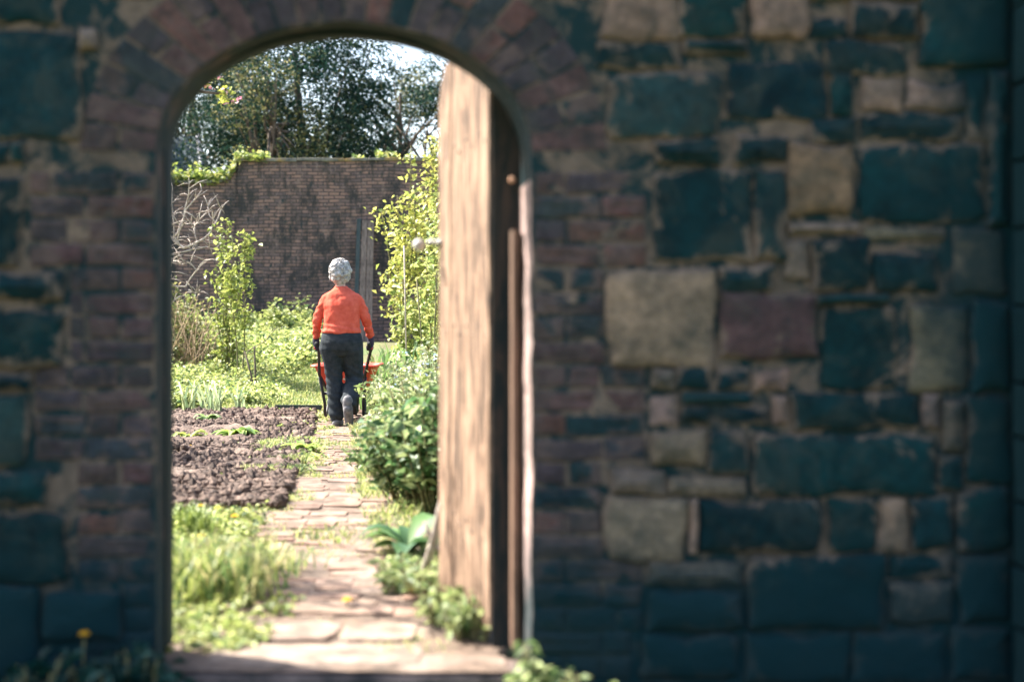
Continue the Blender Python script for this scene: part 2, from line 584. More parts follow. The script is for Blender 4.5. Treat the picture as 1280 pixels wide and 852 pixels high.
def wall_mat(name, use_attr, mortar=(0.132, 0.100, 0.076), smear=0.19):
    m, n, l, b = newmat(name)
    tc = n.new("ShaderNodeTexCoord")
    geo = n.new("ShaderNodeNewGeometry")
    def nz(scale, detail=6, rough=0.6, dist=0.0):
        t = n.new("ShaderNodeTexNoise")
        t.inputs['Scale'].default_value = scale
        t.inputs['Detail'].default_value = detail
        t.inputs['Roughness'].default_value = rough
        t.inputs['Distortion'].default_value = dist
        l.new(geo.outputs['Position'], t.inputs[0])
        return t
    def ramp(src, a, bb, c0=(0, 0, 0), c1=(1, 1, 1)):
        r = n.new("ShaderNodeValToRGB")
        r.color_ramp.elements[0].position = a
        r.color_ramp.elements[1].position = bb
        r.color_ramp.elements[0].color = (*c0, 1)
        r.color_ramp.elements[1].color = (*c1, 1)
        l.new(src, r.inputs[0])
        return r.outputs[0]
    def mix(fac, a, bb, mode='MIX', f=None):
        x = n.new("ShaderNodeMixRGB")
        x.blend_type = mode
        if fac is None: x.inputs[0].default_value = f
        else: l.new(fac, x.inputs[0])
        for k, v in ((1, a), (2, bb)):
            if isinstance(v, tuple): x.inputs[k].default_value = (*v, 1)
            else: l.new(v, x.inputs[k])
        return x.outputs[0]
    mott = ramp(nz(9, 8, 0.7).outputs[0], 0.32, 0.68, (0.45, 0.5, 0.52), (1.5, 1.42, 1.38))
    if use_attr:
        a = n.new("ShaderNodeAttribute")
        a.attribute_name = "Col"
        base = mix(None, a.outputs[0], mott, 'MULTIPLY', 1.0)
        # mortar smeared over the stones, most of all at their edges
        eg = n.new("ShaderNodeMath"); eg.operation = 'MULTIPLY_ADD'
        l.new(a.outputs['Alpha'], eg.inputs[0]); eg.inputs[1].default_value = -smear; 
        l.new(nz(6, 8, 0.72, 0.7).outputs[0], eg.inputs[2])
        sm = ramp(eg.outputs[0], 0.44, 0.50)
        sm2 = mix(None, sm, (0.88, 0.88, 0.88), 'MULTIPLY', 1.0)
        grain = ramp(nz(45, 6, 0.8).outputs[0], 0.3, 0.7, (0.6, 0.6, 0.6), (1.4, 1.4, 1.4))
        base = mix(None, base, grain, 'MULTIPLY', 1.0)
        grime = ramp(nz(5, 9, 0.78, 0.9).outputs[0], 0.47, 0.60)
        base = mix(mix(None, grime, (0.42, 0.42, 0.42), 'MULTIPLY', 1.0), base, (0.045, 0.052, 0.042))
        soot = ramp(nz(13, 8, 0.75, 0.5).outputs[0], 0.54, 0.64)
        base = mix(mix(None, soot, (0.55, 0.55, 0.55), 'MULTIPLY', 1.0), base, (0.006, 0.024, 0.026))
        mcol = mix(None, mortar, mott, 'MULTIPLY', 1.0)
        base = mix(sm2, base, mcol)
    else:
        base = mix(None, mortar, mott, 'MULTIPLY', 1.0)
        dk = ramp(nz(8, 8, 0.72, 0.8).outputs[0], 0.46, 0.55)
        base = mix(dk, base, (0.007, 0.026, 0.029))
    # algae and damp with lens vignetting painted in, from the ground and right end
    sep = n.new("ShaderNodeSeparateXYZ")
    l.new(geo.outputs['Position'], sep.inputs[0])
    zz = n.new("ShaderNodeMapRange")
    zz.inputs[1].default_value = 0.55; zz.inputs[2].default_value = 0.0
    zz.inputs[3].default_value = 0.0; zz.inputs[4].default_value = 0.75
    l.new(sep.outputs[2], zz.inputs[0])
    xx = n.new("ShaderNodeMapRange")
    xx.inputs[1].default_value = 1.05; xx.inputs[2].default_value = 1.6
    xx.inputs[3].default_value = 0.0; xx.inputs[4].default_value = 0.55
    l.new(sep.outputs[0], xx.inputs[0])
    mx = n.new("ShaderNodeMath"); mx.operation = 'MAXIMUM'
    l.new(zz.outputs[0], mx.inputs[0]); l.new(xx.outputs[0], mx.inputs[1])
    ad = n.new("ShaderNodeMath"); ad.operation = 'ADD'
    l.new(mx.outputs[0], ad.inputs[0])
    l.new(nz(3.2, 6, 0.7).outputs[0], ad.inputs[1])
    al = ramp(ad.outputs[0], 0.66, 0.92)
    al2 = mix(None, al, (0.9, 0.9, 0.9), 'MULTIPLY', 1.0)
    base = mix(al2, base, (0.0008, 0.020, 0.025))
    l.new(base, b.inputs['Base Color'])
    b.inputs['Roughness'].default_value = 0.92
    b.inputs['Specular IOR Level'].default_value = 0.2
    bp = n.new("ShaderNodeBump")
    bp.inputs['Strength'].default_value = 0.8
    bp.inputs['Distance'].default_value = 0.012
    l.new(nz(26, 8, 0.7).outputs[0], bp.inputs['Height'])
    l.new(bp.outputs[0], b.inputs['Normal'])
    return m
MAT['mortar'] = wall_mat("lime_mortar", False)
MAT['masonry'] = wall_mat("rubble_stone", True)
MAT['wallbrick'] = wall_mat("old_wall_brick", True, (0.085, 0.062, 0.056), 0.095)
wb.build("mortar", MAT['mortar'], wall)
# reveal: sun on the right side and shade elsewhere painted into the colours
rv = MB()
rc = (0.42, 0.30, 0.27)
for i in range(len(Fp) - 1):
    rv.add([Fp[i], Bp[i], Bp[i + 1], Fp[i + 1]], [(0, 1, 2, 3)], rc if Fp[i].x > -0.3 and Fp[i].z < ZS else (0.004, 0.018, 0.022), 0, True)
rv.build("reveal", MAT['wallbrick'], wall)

def stone(mb, x0, x1, z0, z1, col, prot=0.014, seed=None, rough=1.0, y=DF, poly=None):
    """an irregular block with rounded arrises standing proud of the mortar"""
    sd = rnd.random() * 99
    w, h = x1 - x0, z1 - z0
    cx, cz = (x0 + x1) / 2, (z0 + z1) / 2
    rr = min(w, h) * rnd.uniform(0.03, 0.13) * rough
    ring = []
    K = 7
    for qx, qz, a0 in ((1, 1, 0), (-1, 1, 90), (-1, -1, 180), (1, -1, 270)):
        for k in range(K):
            an = R(a0 + 90 * k / (K - 1))
            ring.append([cx + qx * (w / 2 - rr) + rr * math.cos(an), cz + qz * (h / 2 - rr) + rr * math.sin(an)])
    # edge midpoints
    out = []
    N = len(ring)
    for i in range(N):
        a, b = ring[i], ring[(i + 1) % N]
        out.append(a)
        d = math.hypot(b[0] - a[0], b[1] - a[1])
        k = int(d / 0.03)
        for j in range(1, k):
            out.append([a[0] + (b[0] - a[0]) * j / k, a[1] + (b[1] - a[1]) * j / k])
    am = min(0.010, min(w, h) * 0.12) * rough
    pts = []
    for p in out:
        pts.append((p[0] + am * (noise.noise((p[0] * 9, p[1] * 9, sd)) * 1.8 + noise.noise((p[0] * 38, p[1] * 38, sd)) * 0.8), p[1] + am * (noise.noise((p[0] * 9 + 50, p[1] * 9, sd)) * 1.8 + noise.noise((p[0] * 38 + 9, p[1] * 38, sd)) * 0.8)))
    N = len(pts)
    vs, fs = [], []
    ed = min(0.014, min(w, h) * 0.18)
    al = []
    tiltx, tiltz = rnd.uniform(-.02, .02), rnd.uniform(-.02, .02)
    for lev, (inset, pr) in enumerate(((0, -0.01), (0.001, prot * 0.55), (ed, prot), (ed * 3, prot * 1.15))):
        sx = max(0.05, (w / 2 - inset) / (w / 2)); sz = max(0.05, (h / 2 - inset) / (h / 2))
        al += [(0.0, 0.0, 0.45, 0.85)[lev]] * N
        for p in pts:
            X0, Z0 = cx + (p[0] - cx) * sx, cz + (p[1] - cz) * sz
            dy = 0 if lev == 0 else (X0 - cx) * tiltx + (Z0 - cz) * tiltz + 0.004 * noise.noise((X0 * 12, Z0 * 12, sd + 3)) * (lev > 1)
            vs.append((X0, y - pr + dy, Z0))
    for L in range(3):
        for k in range(N):
            k2 = (k + 1) % N
            fs.append((L * N + k, (L + 1) * N + k, (L + 1) * N + k2, L * N + k2))
    vs.append((cx, y - prot * 1.3, cz))
    for k in range(N):
        fs.append((3 * N + k, 4 * N, 3 * N + (k + 1) % N))
    k = rnd.uniform(0.9, 1.1)
    al.append(1.0)
    mb.add(vs, fs, tuple(c * k * rnd.uniform(.94, 1.07) for c in col), 0, True, al)

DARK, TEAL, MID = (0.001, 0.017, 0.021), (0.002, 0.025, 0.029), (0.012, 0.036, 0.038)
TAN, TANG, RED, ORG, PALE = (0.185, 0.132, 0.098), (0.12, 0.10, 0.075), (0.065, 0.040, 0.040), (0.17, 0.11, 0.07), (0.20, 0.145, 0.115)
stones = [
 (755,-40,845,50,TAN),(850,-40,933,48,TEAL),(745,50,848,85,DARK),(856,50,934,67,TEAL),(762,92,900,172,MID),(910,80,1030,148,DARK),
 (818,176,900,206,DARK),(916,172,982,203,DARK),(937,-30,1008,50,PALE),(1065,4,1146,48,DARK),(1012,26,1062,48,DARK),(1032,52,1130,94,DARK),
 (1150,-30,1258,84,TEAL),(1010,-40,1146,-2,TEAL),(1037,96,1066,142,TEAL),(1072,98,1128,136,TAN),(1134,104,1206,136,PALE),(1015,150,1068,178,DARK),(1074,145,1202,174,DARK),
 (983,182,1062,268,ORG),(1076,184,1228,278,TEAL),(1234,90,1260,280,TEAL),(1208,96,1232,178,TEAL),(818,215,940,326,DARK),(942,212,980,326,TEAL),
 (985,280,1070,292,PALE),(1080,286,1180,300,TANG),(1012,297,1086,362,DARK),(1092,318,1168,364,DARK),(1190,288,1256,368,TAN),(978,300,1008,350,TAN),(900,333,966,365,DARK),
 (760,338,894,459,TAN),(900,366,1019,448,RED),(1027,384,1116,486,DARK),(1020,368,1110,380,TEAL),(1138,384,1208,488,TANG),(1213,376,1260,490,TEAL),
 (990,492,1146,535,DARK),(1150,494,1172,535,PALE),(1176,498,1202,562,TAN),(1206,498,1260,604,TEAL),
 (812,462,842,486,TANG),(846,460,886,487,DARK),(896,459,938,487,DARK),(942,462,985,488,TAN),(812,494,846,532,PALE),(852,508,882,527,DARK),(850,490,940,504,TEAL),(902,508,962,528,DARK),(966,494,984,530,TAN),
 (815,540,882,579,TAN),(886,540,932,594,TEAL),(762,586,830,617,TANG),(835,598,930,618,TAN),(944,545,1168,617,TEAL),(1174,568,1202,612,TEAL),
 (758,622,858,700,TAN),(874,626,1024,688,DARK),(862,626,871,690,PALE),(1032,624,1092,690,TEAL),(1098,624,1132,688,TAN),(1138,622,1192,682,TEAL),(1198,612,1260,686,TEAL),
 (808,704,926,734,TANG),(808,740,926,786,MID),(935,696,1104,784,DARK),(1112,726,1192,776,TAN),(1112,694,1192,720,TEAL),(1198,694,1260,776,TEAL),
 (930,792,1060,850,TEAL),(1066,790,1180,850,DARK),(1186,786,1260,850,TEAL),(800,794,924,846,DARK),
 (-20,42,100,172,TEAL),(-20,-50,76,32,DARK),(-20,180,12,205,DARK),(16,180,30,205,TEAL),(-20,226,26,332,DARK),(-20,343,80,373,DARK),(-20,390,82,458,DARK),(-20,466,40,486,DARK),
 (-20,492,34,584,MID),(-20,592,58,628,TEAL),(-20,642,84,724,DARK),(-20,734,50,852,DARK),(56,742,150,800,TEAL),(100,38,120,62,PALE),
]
sb = MB()
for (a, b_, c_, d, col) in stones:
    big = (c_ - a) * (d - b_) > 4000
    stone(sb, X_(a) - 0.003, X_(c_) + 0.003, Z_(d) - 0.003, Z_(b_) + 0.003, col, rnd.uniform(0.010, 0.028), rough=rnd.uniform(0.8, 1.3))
# random rubble for the stretches outside the photograph
def rubble(x0, x1, z0, z1):
    z = z0
    while z < z1 - 0.04:
        h = rnd.uniform(0.09, 0.24)
        x = x0
        while x < x1 - 0.05:
            w_ = rnd.uniform(0.14, 0.42)
            w_ = min(w_, x1 - x)
            if w_ > 0.06:
                stone(sb, x + 0.008, x + w_ - 0.012, z + 0.008, min(z + h, z1) - 0.01, rnd.choice([DARK, DARK, TEAL, TEAL, MID, TAN, RED]), rnd.uniform(0.008, 0.018))
            x += w_
        z += h
rubble(XL, X_(-26), ZB, ZT)
rubble(X_(-20), X_(170), Z_(-58), ZT)
rubble(X_(170), X_(700), ft + 0.42, ZT)
rubble(X_(750), X_(1255), Z_(-48), ZT)
rubble(X_(1360), XR, ZB, ZT)
rubble(X_(700), X_(1260), ZB, Z_(858))
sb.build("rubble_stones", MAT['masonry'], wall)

# brick surround and arch ring
bm_ = MB()
bp_ = [(0.064, 0.042, 0.043), (0.047, 0.040, 0.045), (0.074, 0.046, 0.044), (0.028, 0.036, 0.041), (0.055, 0.044, 0.047), (0.011, 0.029, 0.034), (0.040, 0.033, 0.037)]
def brick_col(z, warm=0.0):
    c = rnd.choice(bp_)
    if rnd.random() < 0.10 + warm: c = (0.105, 0.055, 0.048)
    if rnd.random() < 0.35 and z < 0.6: c = bp_[3]
    return c
cxf, af, bf = (fl + fr) / 2, (fr - fl) / 2, ft - ZS
RING = 0.235
def outside_ring(x, z, extra=0.0):
    if z <= ZS: return x < fl - 0.003 or x > fr + 0.003
    return ((x - cxf) / (af + extra)) ** 2 + ((z - ZS) / (bf + extra)) ** 2 > 1
course = 0.075
def lim_left(z):
    py = HY + (CH - z) * FPX / DF
    for a, b_, v in ((-50, 60, 130), (60, 178, 104), (178, 340, 36), (340, 462, 86), (462, 590, 42), (590, 732, 96), (732, 800, 152), (800, 900, 60)):
        if a <= py < b_: return X_(v)
    return X_(60)
def lim_right(z):
    py = HY + (CH - z) * FPX / DF
    for a, b_, v in ((-60, 90, 740), (90, 210, 758), (210, 336, 810), (336, 457, 756), (457, 583, 808), (583, 702, 754), (702, 790, 803), (790, 900, 790)):
        if a <= py < b_: return X_(v)
    return X_(760)
z = ZB
ci = 0
while z < Z_(-10):
    zc = z + course / 2
    for s in (-1, 1):
        edge_x = fl if s < 0 else fr
        lim = lim_left(zc) if s < 0 else lim_right(zc)
        x = edge_x + s * 0.004
        first = [0.215, 0.105][ci % 2]
        k = 0
        while (x - lim) * s < -0.03:
            L = first if k == 0 else rnd.choice([0.215, 0.215, 0.105, 0.16])
            L = min(L, abs(lim - x))
            if abs(lim - x) - L < 0.05: L = abs(lim - x)
            a, b_ = (x, x + s * L) if s > 0 else (x + s * L, x)
            ex = RING + 0.01
            corners_out = all(outside_ring(px_, pz_, ex if pz_ > ZS else 0) for px_ in (a, b_) for pz_ in (z + 0.005, z + course - 0.005)) if z + course > ZS else True
            if corners_out and L > 0.04:
                stone(bm_, a + 0.005, b_ - 0.005, z + 0.005, z + course - 0.005, brick_col(zc, 0.15 if s > 0 and zc > 1.2 else 0.0), rnd.uniform(0.001, 0.005), rough=0.7)
            x += s * L
            k += 1
    z += course
    ci += 1
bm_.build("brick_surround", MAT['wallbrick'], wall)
am_ = MB()
# arc length parameterised voussoirs
def ell(an, e=0.0): return Vector((cxf + (af + e) * math.cos(an), 0, ZS + (bf + e) * math.sin(an)))
ang = 0.0
tot = 0
tab = [(0.0, 0.0)]
for k in range(1, 1001):
    a0, a1 = math.pi * (k - 1) / 1000, math.pi * k / 1000
    tot += (ell(a1, RING / 2) - ell(a0, RING / 2)).length
    tab.append((tot, a1))
def at_len(s_): return float(np.interp(s_, [t[0] for t in tab], [t[1] for t in tab]))
nv = int(tot / 0.079)
for i in range(nv):
    a0, a1 = at_len(tot * (i + 0.06) / nv), at_len(tot * (i + 0.94) / nv)
    segs = [(0.004, RING)] if i % 2 == 0 else [(0.004, RING * 0.47), (RING * 0.53, RING)]
    for e0, e1 in segs:
        p = [ell(a0, e0), ell(a1, e0), ell(a1, e1), ell(a0, e1)]
        col = brick_col(2.0, 0.1 if i < nv * 0.35 else 0)
        pr = rnd.uniform(0.002, 0.006)
        cc = sum(p, Vector()) / 4
        ins = [q + (cc - q) * 0.10 for q in p]
        vs = [(q.x, DF + 0.01, q.z) for q in p] + [(q.x, DF - pr * 0.6, q.z) for q in p] + [(q.x, DF - pr, q.z) for q in ins]
        fs = []
        for L in range(2):
            for k in range(4):
                k2 = (k + 1) % 4
                fs.append((L * 4 + k, L * 4 + k2, L * 4 + 4 + k2, L * 4 + 4 + k))
        fs.append((8, 9, 10, 11))
        am_.add(vs, fs, col, 0, False)
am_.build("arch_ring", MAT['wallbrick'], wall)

# buttress at the right end of the view
bt_ = empty("wall_buttress", (X_(1310), DF, -0.13), "algae covered and vignette-darkened stone buttress at the far right edge of the photo", "buttress")
b2 = MB()
zz = ZB
while zz < 3.2:
    h = rnd.uniform(0.16, 0.3)
    b2.box(((X_(1264) + X_(1356)) / 2, DF - 0.09, zz + h / 2), (X_(1356) - X_(1264) + rnd.uniform(-.008, .008), 0.17, h - 0.008), None, rnd.choice([TEAL, (0.03, 0.075, 0.075), (0.035, 0.08, 0.08)]), 0, 0.004)
    zz += h
b2.build("dressed_stone", MAT['masonry'], bt_, bevel=0.008)

# threshold
th = MB()
tmat = noise_mat("threshold_stone", (0.045, 0.04, 0.036), (0.22, 0.155, 0.13), 8, bump=0.6, bscale=45)
th.box(((fl + fr) / 2 - 0.0, 4.60, -0.105), (fr - fl + 0.02, 0.22, 0.14), None, (1, 1, 1), 0, 0.006)
tag(th.build("threshold_step", tmat, bevel=0.012), "worn low stone step across the foot of the doorway", "step")

# ------------------------------------------------------------------ door frame and door
def wood_mat(name, c1, c2, c3, rough=0.8):
    m, n, l, b = newmat(name)
    tc = n.new("ShaderNodeTexCoord")
    mp = n.new("ShaderNodeMapping")
    mp.inputs['Scale'].default_value = (6, 6, 0.9)
    geo = n.new('ShaderNodeNewGeometry')
    l.new(geo.outputs['Position'], mp.inputs[0])
    t = n.new("ShaderNodeTexNoise")
    t.inputs['Scale'].default_value = 2.4
    t.inputs['Detail'].default_value = 8
    t.inputs['Roughness'].default_value = 0.7
    t.inputs['Distortion'].default_value = 1.6
    l.new(mp.outputs[0], t.inputs[0])
    r = n.new("ShaderNodeValToRGB")
    r.color_ramp.elements[0].position = 0.42
    r.color_ramp.elements[0].color = (*c1, 1)
    r.color_ramp.elements[1].position = 0.60
    r.color_ramp.elements[1].color = (*c3, 1)
    e = r.color_ramp.elements.new(0.49)
    e.color = (*c2, 1)
    l.new(t.outputs[0], r.inputs[0])
    l.new(r.outputs[0], b.inputs['Base Color'])
    b.inputs['Roughness'].default_value = rough
    b.inputs['Specular IOR Level'].default_value = 0.25
    bp = n.new("ShaderNodeBump")
    bp.inputs['Strength'].default_value = 0.35
    bp.inputs['Distance'].default_value = 0.003
    l.new(t.outputs[0], bp.inputs['Height'])
    l.new(bp.outputs[0], b.inputs['Normal'])
    return m
MAT['doorwood'] = wood_mat("weathered_door_wood", (0.05, 0.032, 0.022), (0.16, 0.098, 0.062), (0.31, 0.205, 0.14))
MAT['framewood'] = wood_mat("dark_frame_wood", (0.010, 0.016, 0.016), (0.022, 0.022, 0.019), (0.05, 0.035, 0.026))
MAT['iron'] = noise_mat("rusted_iron", (0.05, 0.045, 0.04), (0.16, 0.11, 0.08), 30, rough=0.6, bump=0.3)
MAT['metal'] = noise_mat("worn_bright_metal", (0.45, 0.42, 0.4), (0.65, 0.62, 0.6), 20, rough=0.45, bump=0.1)

fo = empty("door_frame", ((612 - 640) / FPX * 4.76, 4.76, 0), "dark timber frame set behind the brick arch with its stout hinge post on the right", "door frame")
def fpx(px, D): return (px - 640) / FPX * D
def fpz(py, D): return CH - (py - HY) / FPX * D
D0, D1 = DB + 0.003, DB + 0.10
fm = MB()
cx_, a_, b__ = fpx(428, D0), 220 / FPX * D0, 147 / FPX * D0
zs_ = fpz(190, D0)
pts = [(cx_ - a_, 0.0), (cx_ - a_, zs_)]
for k in range(1, 60):
    an = math.pi * (1 - k / 60)
    q = (cx_ + a_ * math.cos(an), zs_ + b__ * math.sin(an))
    if q[0] < fpx(613, D0): pts.append(q)
xr_ = fpx(613, D0)
pts += [(xr_, zs_ + b__ * math.sqrt(max(0, 1 - ((xr_ - cx_) / a_) ** 2)))]
def offs(q):
    if q[1] <= zs_ + 1e-6: return (q[0] - 0.09, q[1])
    v = Vector((q[0] - cx_, q[1] - zs_)); L = v.length
    v = v / L * (L + 0.09)
    return (cx_ + v.x, zs_ + v.y)
for i in range(len(pts) - 1):
    p, q = pts[i], pts[i + 1]
    po_, qo = offs(p), offs(q)
    vs = [(p[0], D0, p[1]), (q[0], D0, q[1]), (qo[0], D0, qo[1]), (po_[0], D0, po_[1]), (p[0], D1, p[1]), (q[0], D1, q[1]), (qo[0], D1, qo[1]), (po_[0], D1, po_[1])]
    fm.add(vs, [(0, 3, 2, 1), (4, 5, 6, 7), (0, 1, 5, 4), (2, 3, 7, 6)])
fm.build("arched_head", wood_mat("shaded_frame_wood", (0.003, 0.013, 0.015), (0.006, 0.018, 0.020), (0.012, 0.022, 0.022)), fo)  # shade on the arched head put into a darker teal wood colour
fm = MB()
ztop = pts[-1][1]
fm.box(((xr_ + fpx(656, D0)) / 2 + 0.05, (D0 + D1) / 2, ztop / 2 - 0.01), (fpx(656, D0) - xr_ + 0.09, D1 - D0, ztop - 0.02))
fm.build("hinge_post", MAT['framewood'], fo, bevel=0.004)
# planted stop on the post, its sunlit strip painted as paler wood
fm = MB()
fm.add([(fpx(637, 4.62), 4.715, 0.02), (fpx(641, 4.6), 4.60, 0.02), (fpx(649, 4.6), 4.60, 0.02), (fpx(649, 4.6), 4.715, 0.02),
        (fpx(637, 4.62), 4.715, 1.38), (fpx(641, 4.6), 4.60, 1.38), (fpx(649, 4.6), 4.60, 1.38), (fpx(649, 4.6), 4.715, 1.38)],
       [(0, 1, 5, 4), (1, 2, 6, 5), (2, 3, 7, 6), (3, 0, 4, 7), (4, 5, 6, 7), (3, 2, 1, 0)])
fm.build("stop_bead", wood_mat("sunlit_bead_wood", (0.08, 0.048, 0.032), (0.14, 0.082, 0.055), (0.19, 0.115, 0.075)), fo)
fm = MB()
q = P(640, 225, 4.68)
fm.tube([q, q + Vector((0, -0.015, 0))], [0.011, 0.009], 10)
fm.build("bolt_head", noise_mat("sunlit_bolt", (0.5, 0.25, 0.15), (0.7, 0.4, 0.25), 20, rough=0.4, bump=0), fo)  # small sunlit dot painted as a bright orange bolt head

hx = Vector((fpx(612, 4.84), 4.835, 0))
fx = Vector((fpx(549, 5.52), 5.52, 0))
ddir = (fx - hx).normalized()
dn = Vector((ddir.y, -ddir.x, 0))
if dn.x > 0: dn = -dn
door = empty("garden_door", hx, "tall arched plank door standing open, its sunlit brown boards weathered and streaked", "door")
DL = (fx - hx).length
# arched top: low at the far edge, peak about three quarters along
def dtop(t):       # t metres from hinge edge
    u = t / DL
    py = np.interp(u, [0, 0.15, 0.45, 0.72, 0.86, 0.95, 1.0], [100, 92, 80, 74, 82, 104, 135])
    D = 4.835 + (5.52 - 4.835) * u
    return CH - (py - HY) / FPX * D
nb = 4
TH = 0.045
for i in range(nb):
    t0, t1 = DL * i / nb + 0.001, DL * (i + 1) / nb - 0.001
    mb = MB()
    sub = 6
    jy = rnd.uniform(-0.002, 0.002)
    ts = [t0 + (t1 - t0) * k / sub for k in range(sub + 1)]
    vs, fs = [], []
    for t in ts:
        base = hx + ddir * t
        zb = 0.035 + (0.01 if i % 2 else 0)
        for off in (jy, TH + jy):
            p = base - dn * off
            vs.append((p.x, p.y, zb)); vs.append((p.x, p.y, dtop(t)))
    for k in range(sub):
        a = k * 4; b_ = a + 4
        fs += [(a, b_, b_ + 1, a + 1), (a + 2, a + 3, b_ + 3, b_ + 2), (a + 1, b_ + 1, b_ + 3, a + 3), (a, a + 2, b_ + 2, b_)]
    fs += [(0, 1, 3, 2), (sub * 4, sub * 4 + 2, sub * 4 + 3, sub * 4 + 1)]
    mb.add(vs, fs)
    mb.build("board", MAT['doorwood'], door, origin=hx + ddir * t0, bevel=0.0015)
for zz in (0.35, 1.05, 1.72):   # ledges on the garden side
    mb = MB()
    p = hx + ddir * DL / 2 - dn * (TH + 0.02)
    mb.box((p.x, p.y, zz), (DL - 0.06, 0.03, 0.12), Matrix.Rotation(math.atan2(ddir.y, ddir.x), 3, 'Z'))
    mb.build("ledge", MAT['doorwood'], door, bevel=0.004)
    # strap hinge
    mb = MB()
    p = hx + ddir * (DL * 0.30) - dn * (TH + 0.038)
    if zz != 1.05:
        mb.box((p.x, p.y, zz), (DL * 0.6, 0.006, 0.035), Matrix.Rotation(math.atan2(ddir.y, ddir.x), 3, 'Z'))
        mb.build("strap_hinge", MAT['iron'], door)
for zz in (0.35, 1.05, 1.72):
    for i in range(nb):
        for u in (.3, .7):
            mb = MB()
            c = hx + ddir * (DL * (i + u) / nb) + Vector((0, 0, zz + (u - .5) * .08))
            mb.tube([c - dn * .002, c + dn * .004], [.008, .006], 8)
            mb.build("nail_head", MAT['iron'], door)
mb = MB()
q = fx + Vector((0, 0, P(549, 303, 5.52).z))
mb.tube([q - ddir * 0.02, q + dn * 0.012 - ddir * 0.02, q + dn * 0.05 - ddir * 0.02], [0.012, 0.009, 0.009], 8)
mb.tube([q - ddir * 0.05 + dn * 0.004, q + ddir * 0.008 + dn * 0.004], [0.012, 0.012], 8)
mb.ball(q + dn * 0.085 + Vector((0, 0, -0.012)) - ddir * 0.02, 0.024, n=14)
mb.build("handle", MAT['metal'], door)

# ------------------------------------------------------------------ far garden wall
BD = 28.0
def fw(px, py, D=BD): return P(px, py, D)
far = empty("brick_garden_wall", (fw(400, 0).x, BD, 0.6), "tall old brick garden wall behind the woman, dark and patchy under a thin coping", "wall")
m, n_, l_, b_ = newmat("old_garden_brick")
geo = n_.new("ShaderNodeNewGeometry")
sx = n_.new("ShaderNodeSeparateXYZ"); l_.new(geo.outputs['Position'], sx.inputs[0])
# slight waviness of the courses
wn = n_.new("ShaderNodeTexNoise"); wn.inputs['Scale'].default_value = 0.8; l_.new(geo.outputs['Position'], wn.inputs[0])
wm = n_.new("ShaderNodeMath"); wm.operation = 'MULTIPLY_ADD'; wm.inputs[1].default_value = 0.14; l_.new(wn.outputs[0], wm.inputs[0]); l_.new(sx.outputs[2], wm.inputs[2])
hm = n_.new("ShaderNodeMath"); hm.operation = 'ADD'; l_.new(sx.outputs[0], hm.inputs[0])
ym = n_.new("ShaderNodeMath"); ym.operation = 'MULTIPLY'; ym.inputs[1].default_value = 0.9; l_.new(sx.outputs[1], ym.inputs[0]); l_.new(ym.outputs[0], hm.inputs[1])
cb = n_.new("ShaderNodeCombineXYZ"); l_.new(hm.outputs[0], cb.inputs[0]); l_.new(wm.outputs[0], cb.inputs[1])
bt = n_.new("ShaderNodeTexBrick")
bt.inputs['Scale'].default_value = 1.0
bt.inputs['Brick Width'].default_value = 0.205
bt.inputs['Row Height'].default_value = 0.069
bt.inputs['Mortar Size'].default_value = 0.012
bt.inputs['Mortar Smooth'].default_value = 0.3
bt.inputs['Bias'].default_value = 0.0
bt.inputs['Color1'].default_value = (0.34, 0.20, 0.155, 1)
bt.inputs['Color2'].default_value = (0.15, 0.11, 0.105, 1)
bt.inputs['Mortar'].default_value = (0.10, 0.08, 0.072, 1)
l_.new(cb.outputs[0], bt.inputs[0])
def fn(scale, a, b2, detail=8, rough=0.75):
    t = n_.new("ShaderNodeTexNoise"); t.inputs['Scale'].default_value = scale; t.inputs['Detail'].default_value = detail; t.inputs['Roughness'].default_value = rough
    vm = n_.new('ShaderNodeMapping'); vm.inputs['Scale'].default_value = (1, 1, 0.5); l_.new(geo.outputs['Position'], vm.inputs[0])
    l_.new(vm.outputs[0], t.inputs[0])
    r = n_.new("ShaderNodeValToRGB"); r.color_ramp.elements[0].position = a; r.color_ramp.elements[1].position = b2
    l_.new(t.outputs[0], r.inputs[0]); return r.outputs[0], t
def fmix(f, a, c):
    x = n_.new("ShaderNodeMixRGB"); l_.new(f, x.inputs[0])
    l_.new(a, x.inputs[1]); x.inputs[2].default_value = (*c, 1); return x.outputs[0]
o = bt.outputs[0]
f0, _ = fn(20.0, 0.58, 0.64); o = fmix(f0, o, (0.30, 0.22, 0.20))
f1, _ = fn(5.0, 0.54, 0.70); o = fmix(f1, o, (0.29, 0.20, 0.165))
f2, _ = fn(1.7, 0.49, 0.60); o = fmix(f2, o, (0.06, 0.055, 0.052))
f3, _ = fn(9.0, 0.57, 0.66); o = fmix(f3, o, (0.04, 0.055, 0.055))
f4, _ = fn(2.6, 0.66, 0.76); o = fmix(f4, o, (0.30, 0.23, 0.19))
l_.new(o, b_.inputs['Base Color'])
b_.inputs['Roughness'].default_value = 0.95
b_.inputs['Specular IOR Level'].default_value = 0.15
bpn = n_.new("ShaderNodeBump"); bpn.inputs['Strength'].default_value = 1.0; bpn.inputs['Distance'].default_value = 0.03
_, tb = fn(14, 0, 1); l_.new(tb.outputs[0], bpn.inputs['Height'])
bp2 = n_.new("ShaderNodeBump"); bp2.inputs['Strength'].default_value = 1.0; bp2.inputs['Distance'].default_value = 0.02; bp2.invert = True
l_.new(bt.outputs['Fac'], bp2.inputs['Height']); l_.new(bpn.outputs[0], bp2.inputs['Normal'])
l_.new(bp2.outputs[0], b_.inputs['Normal'])
MAT['farbrick'] = m
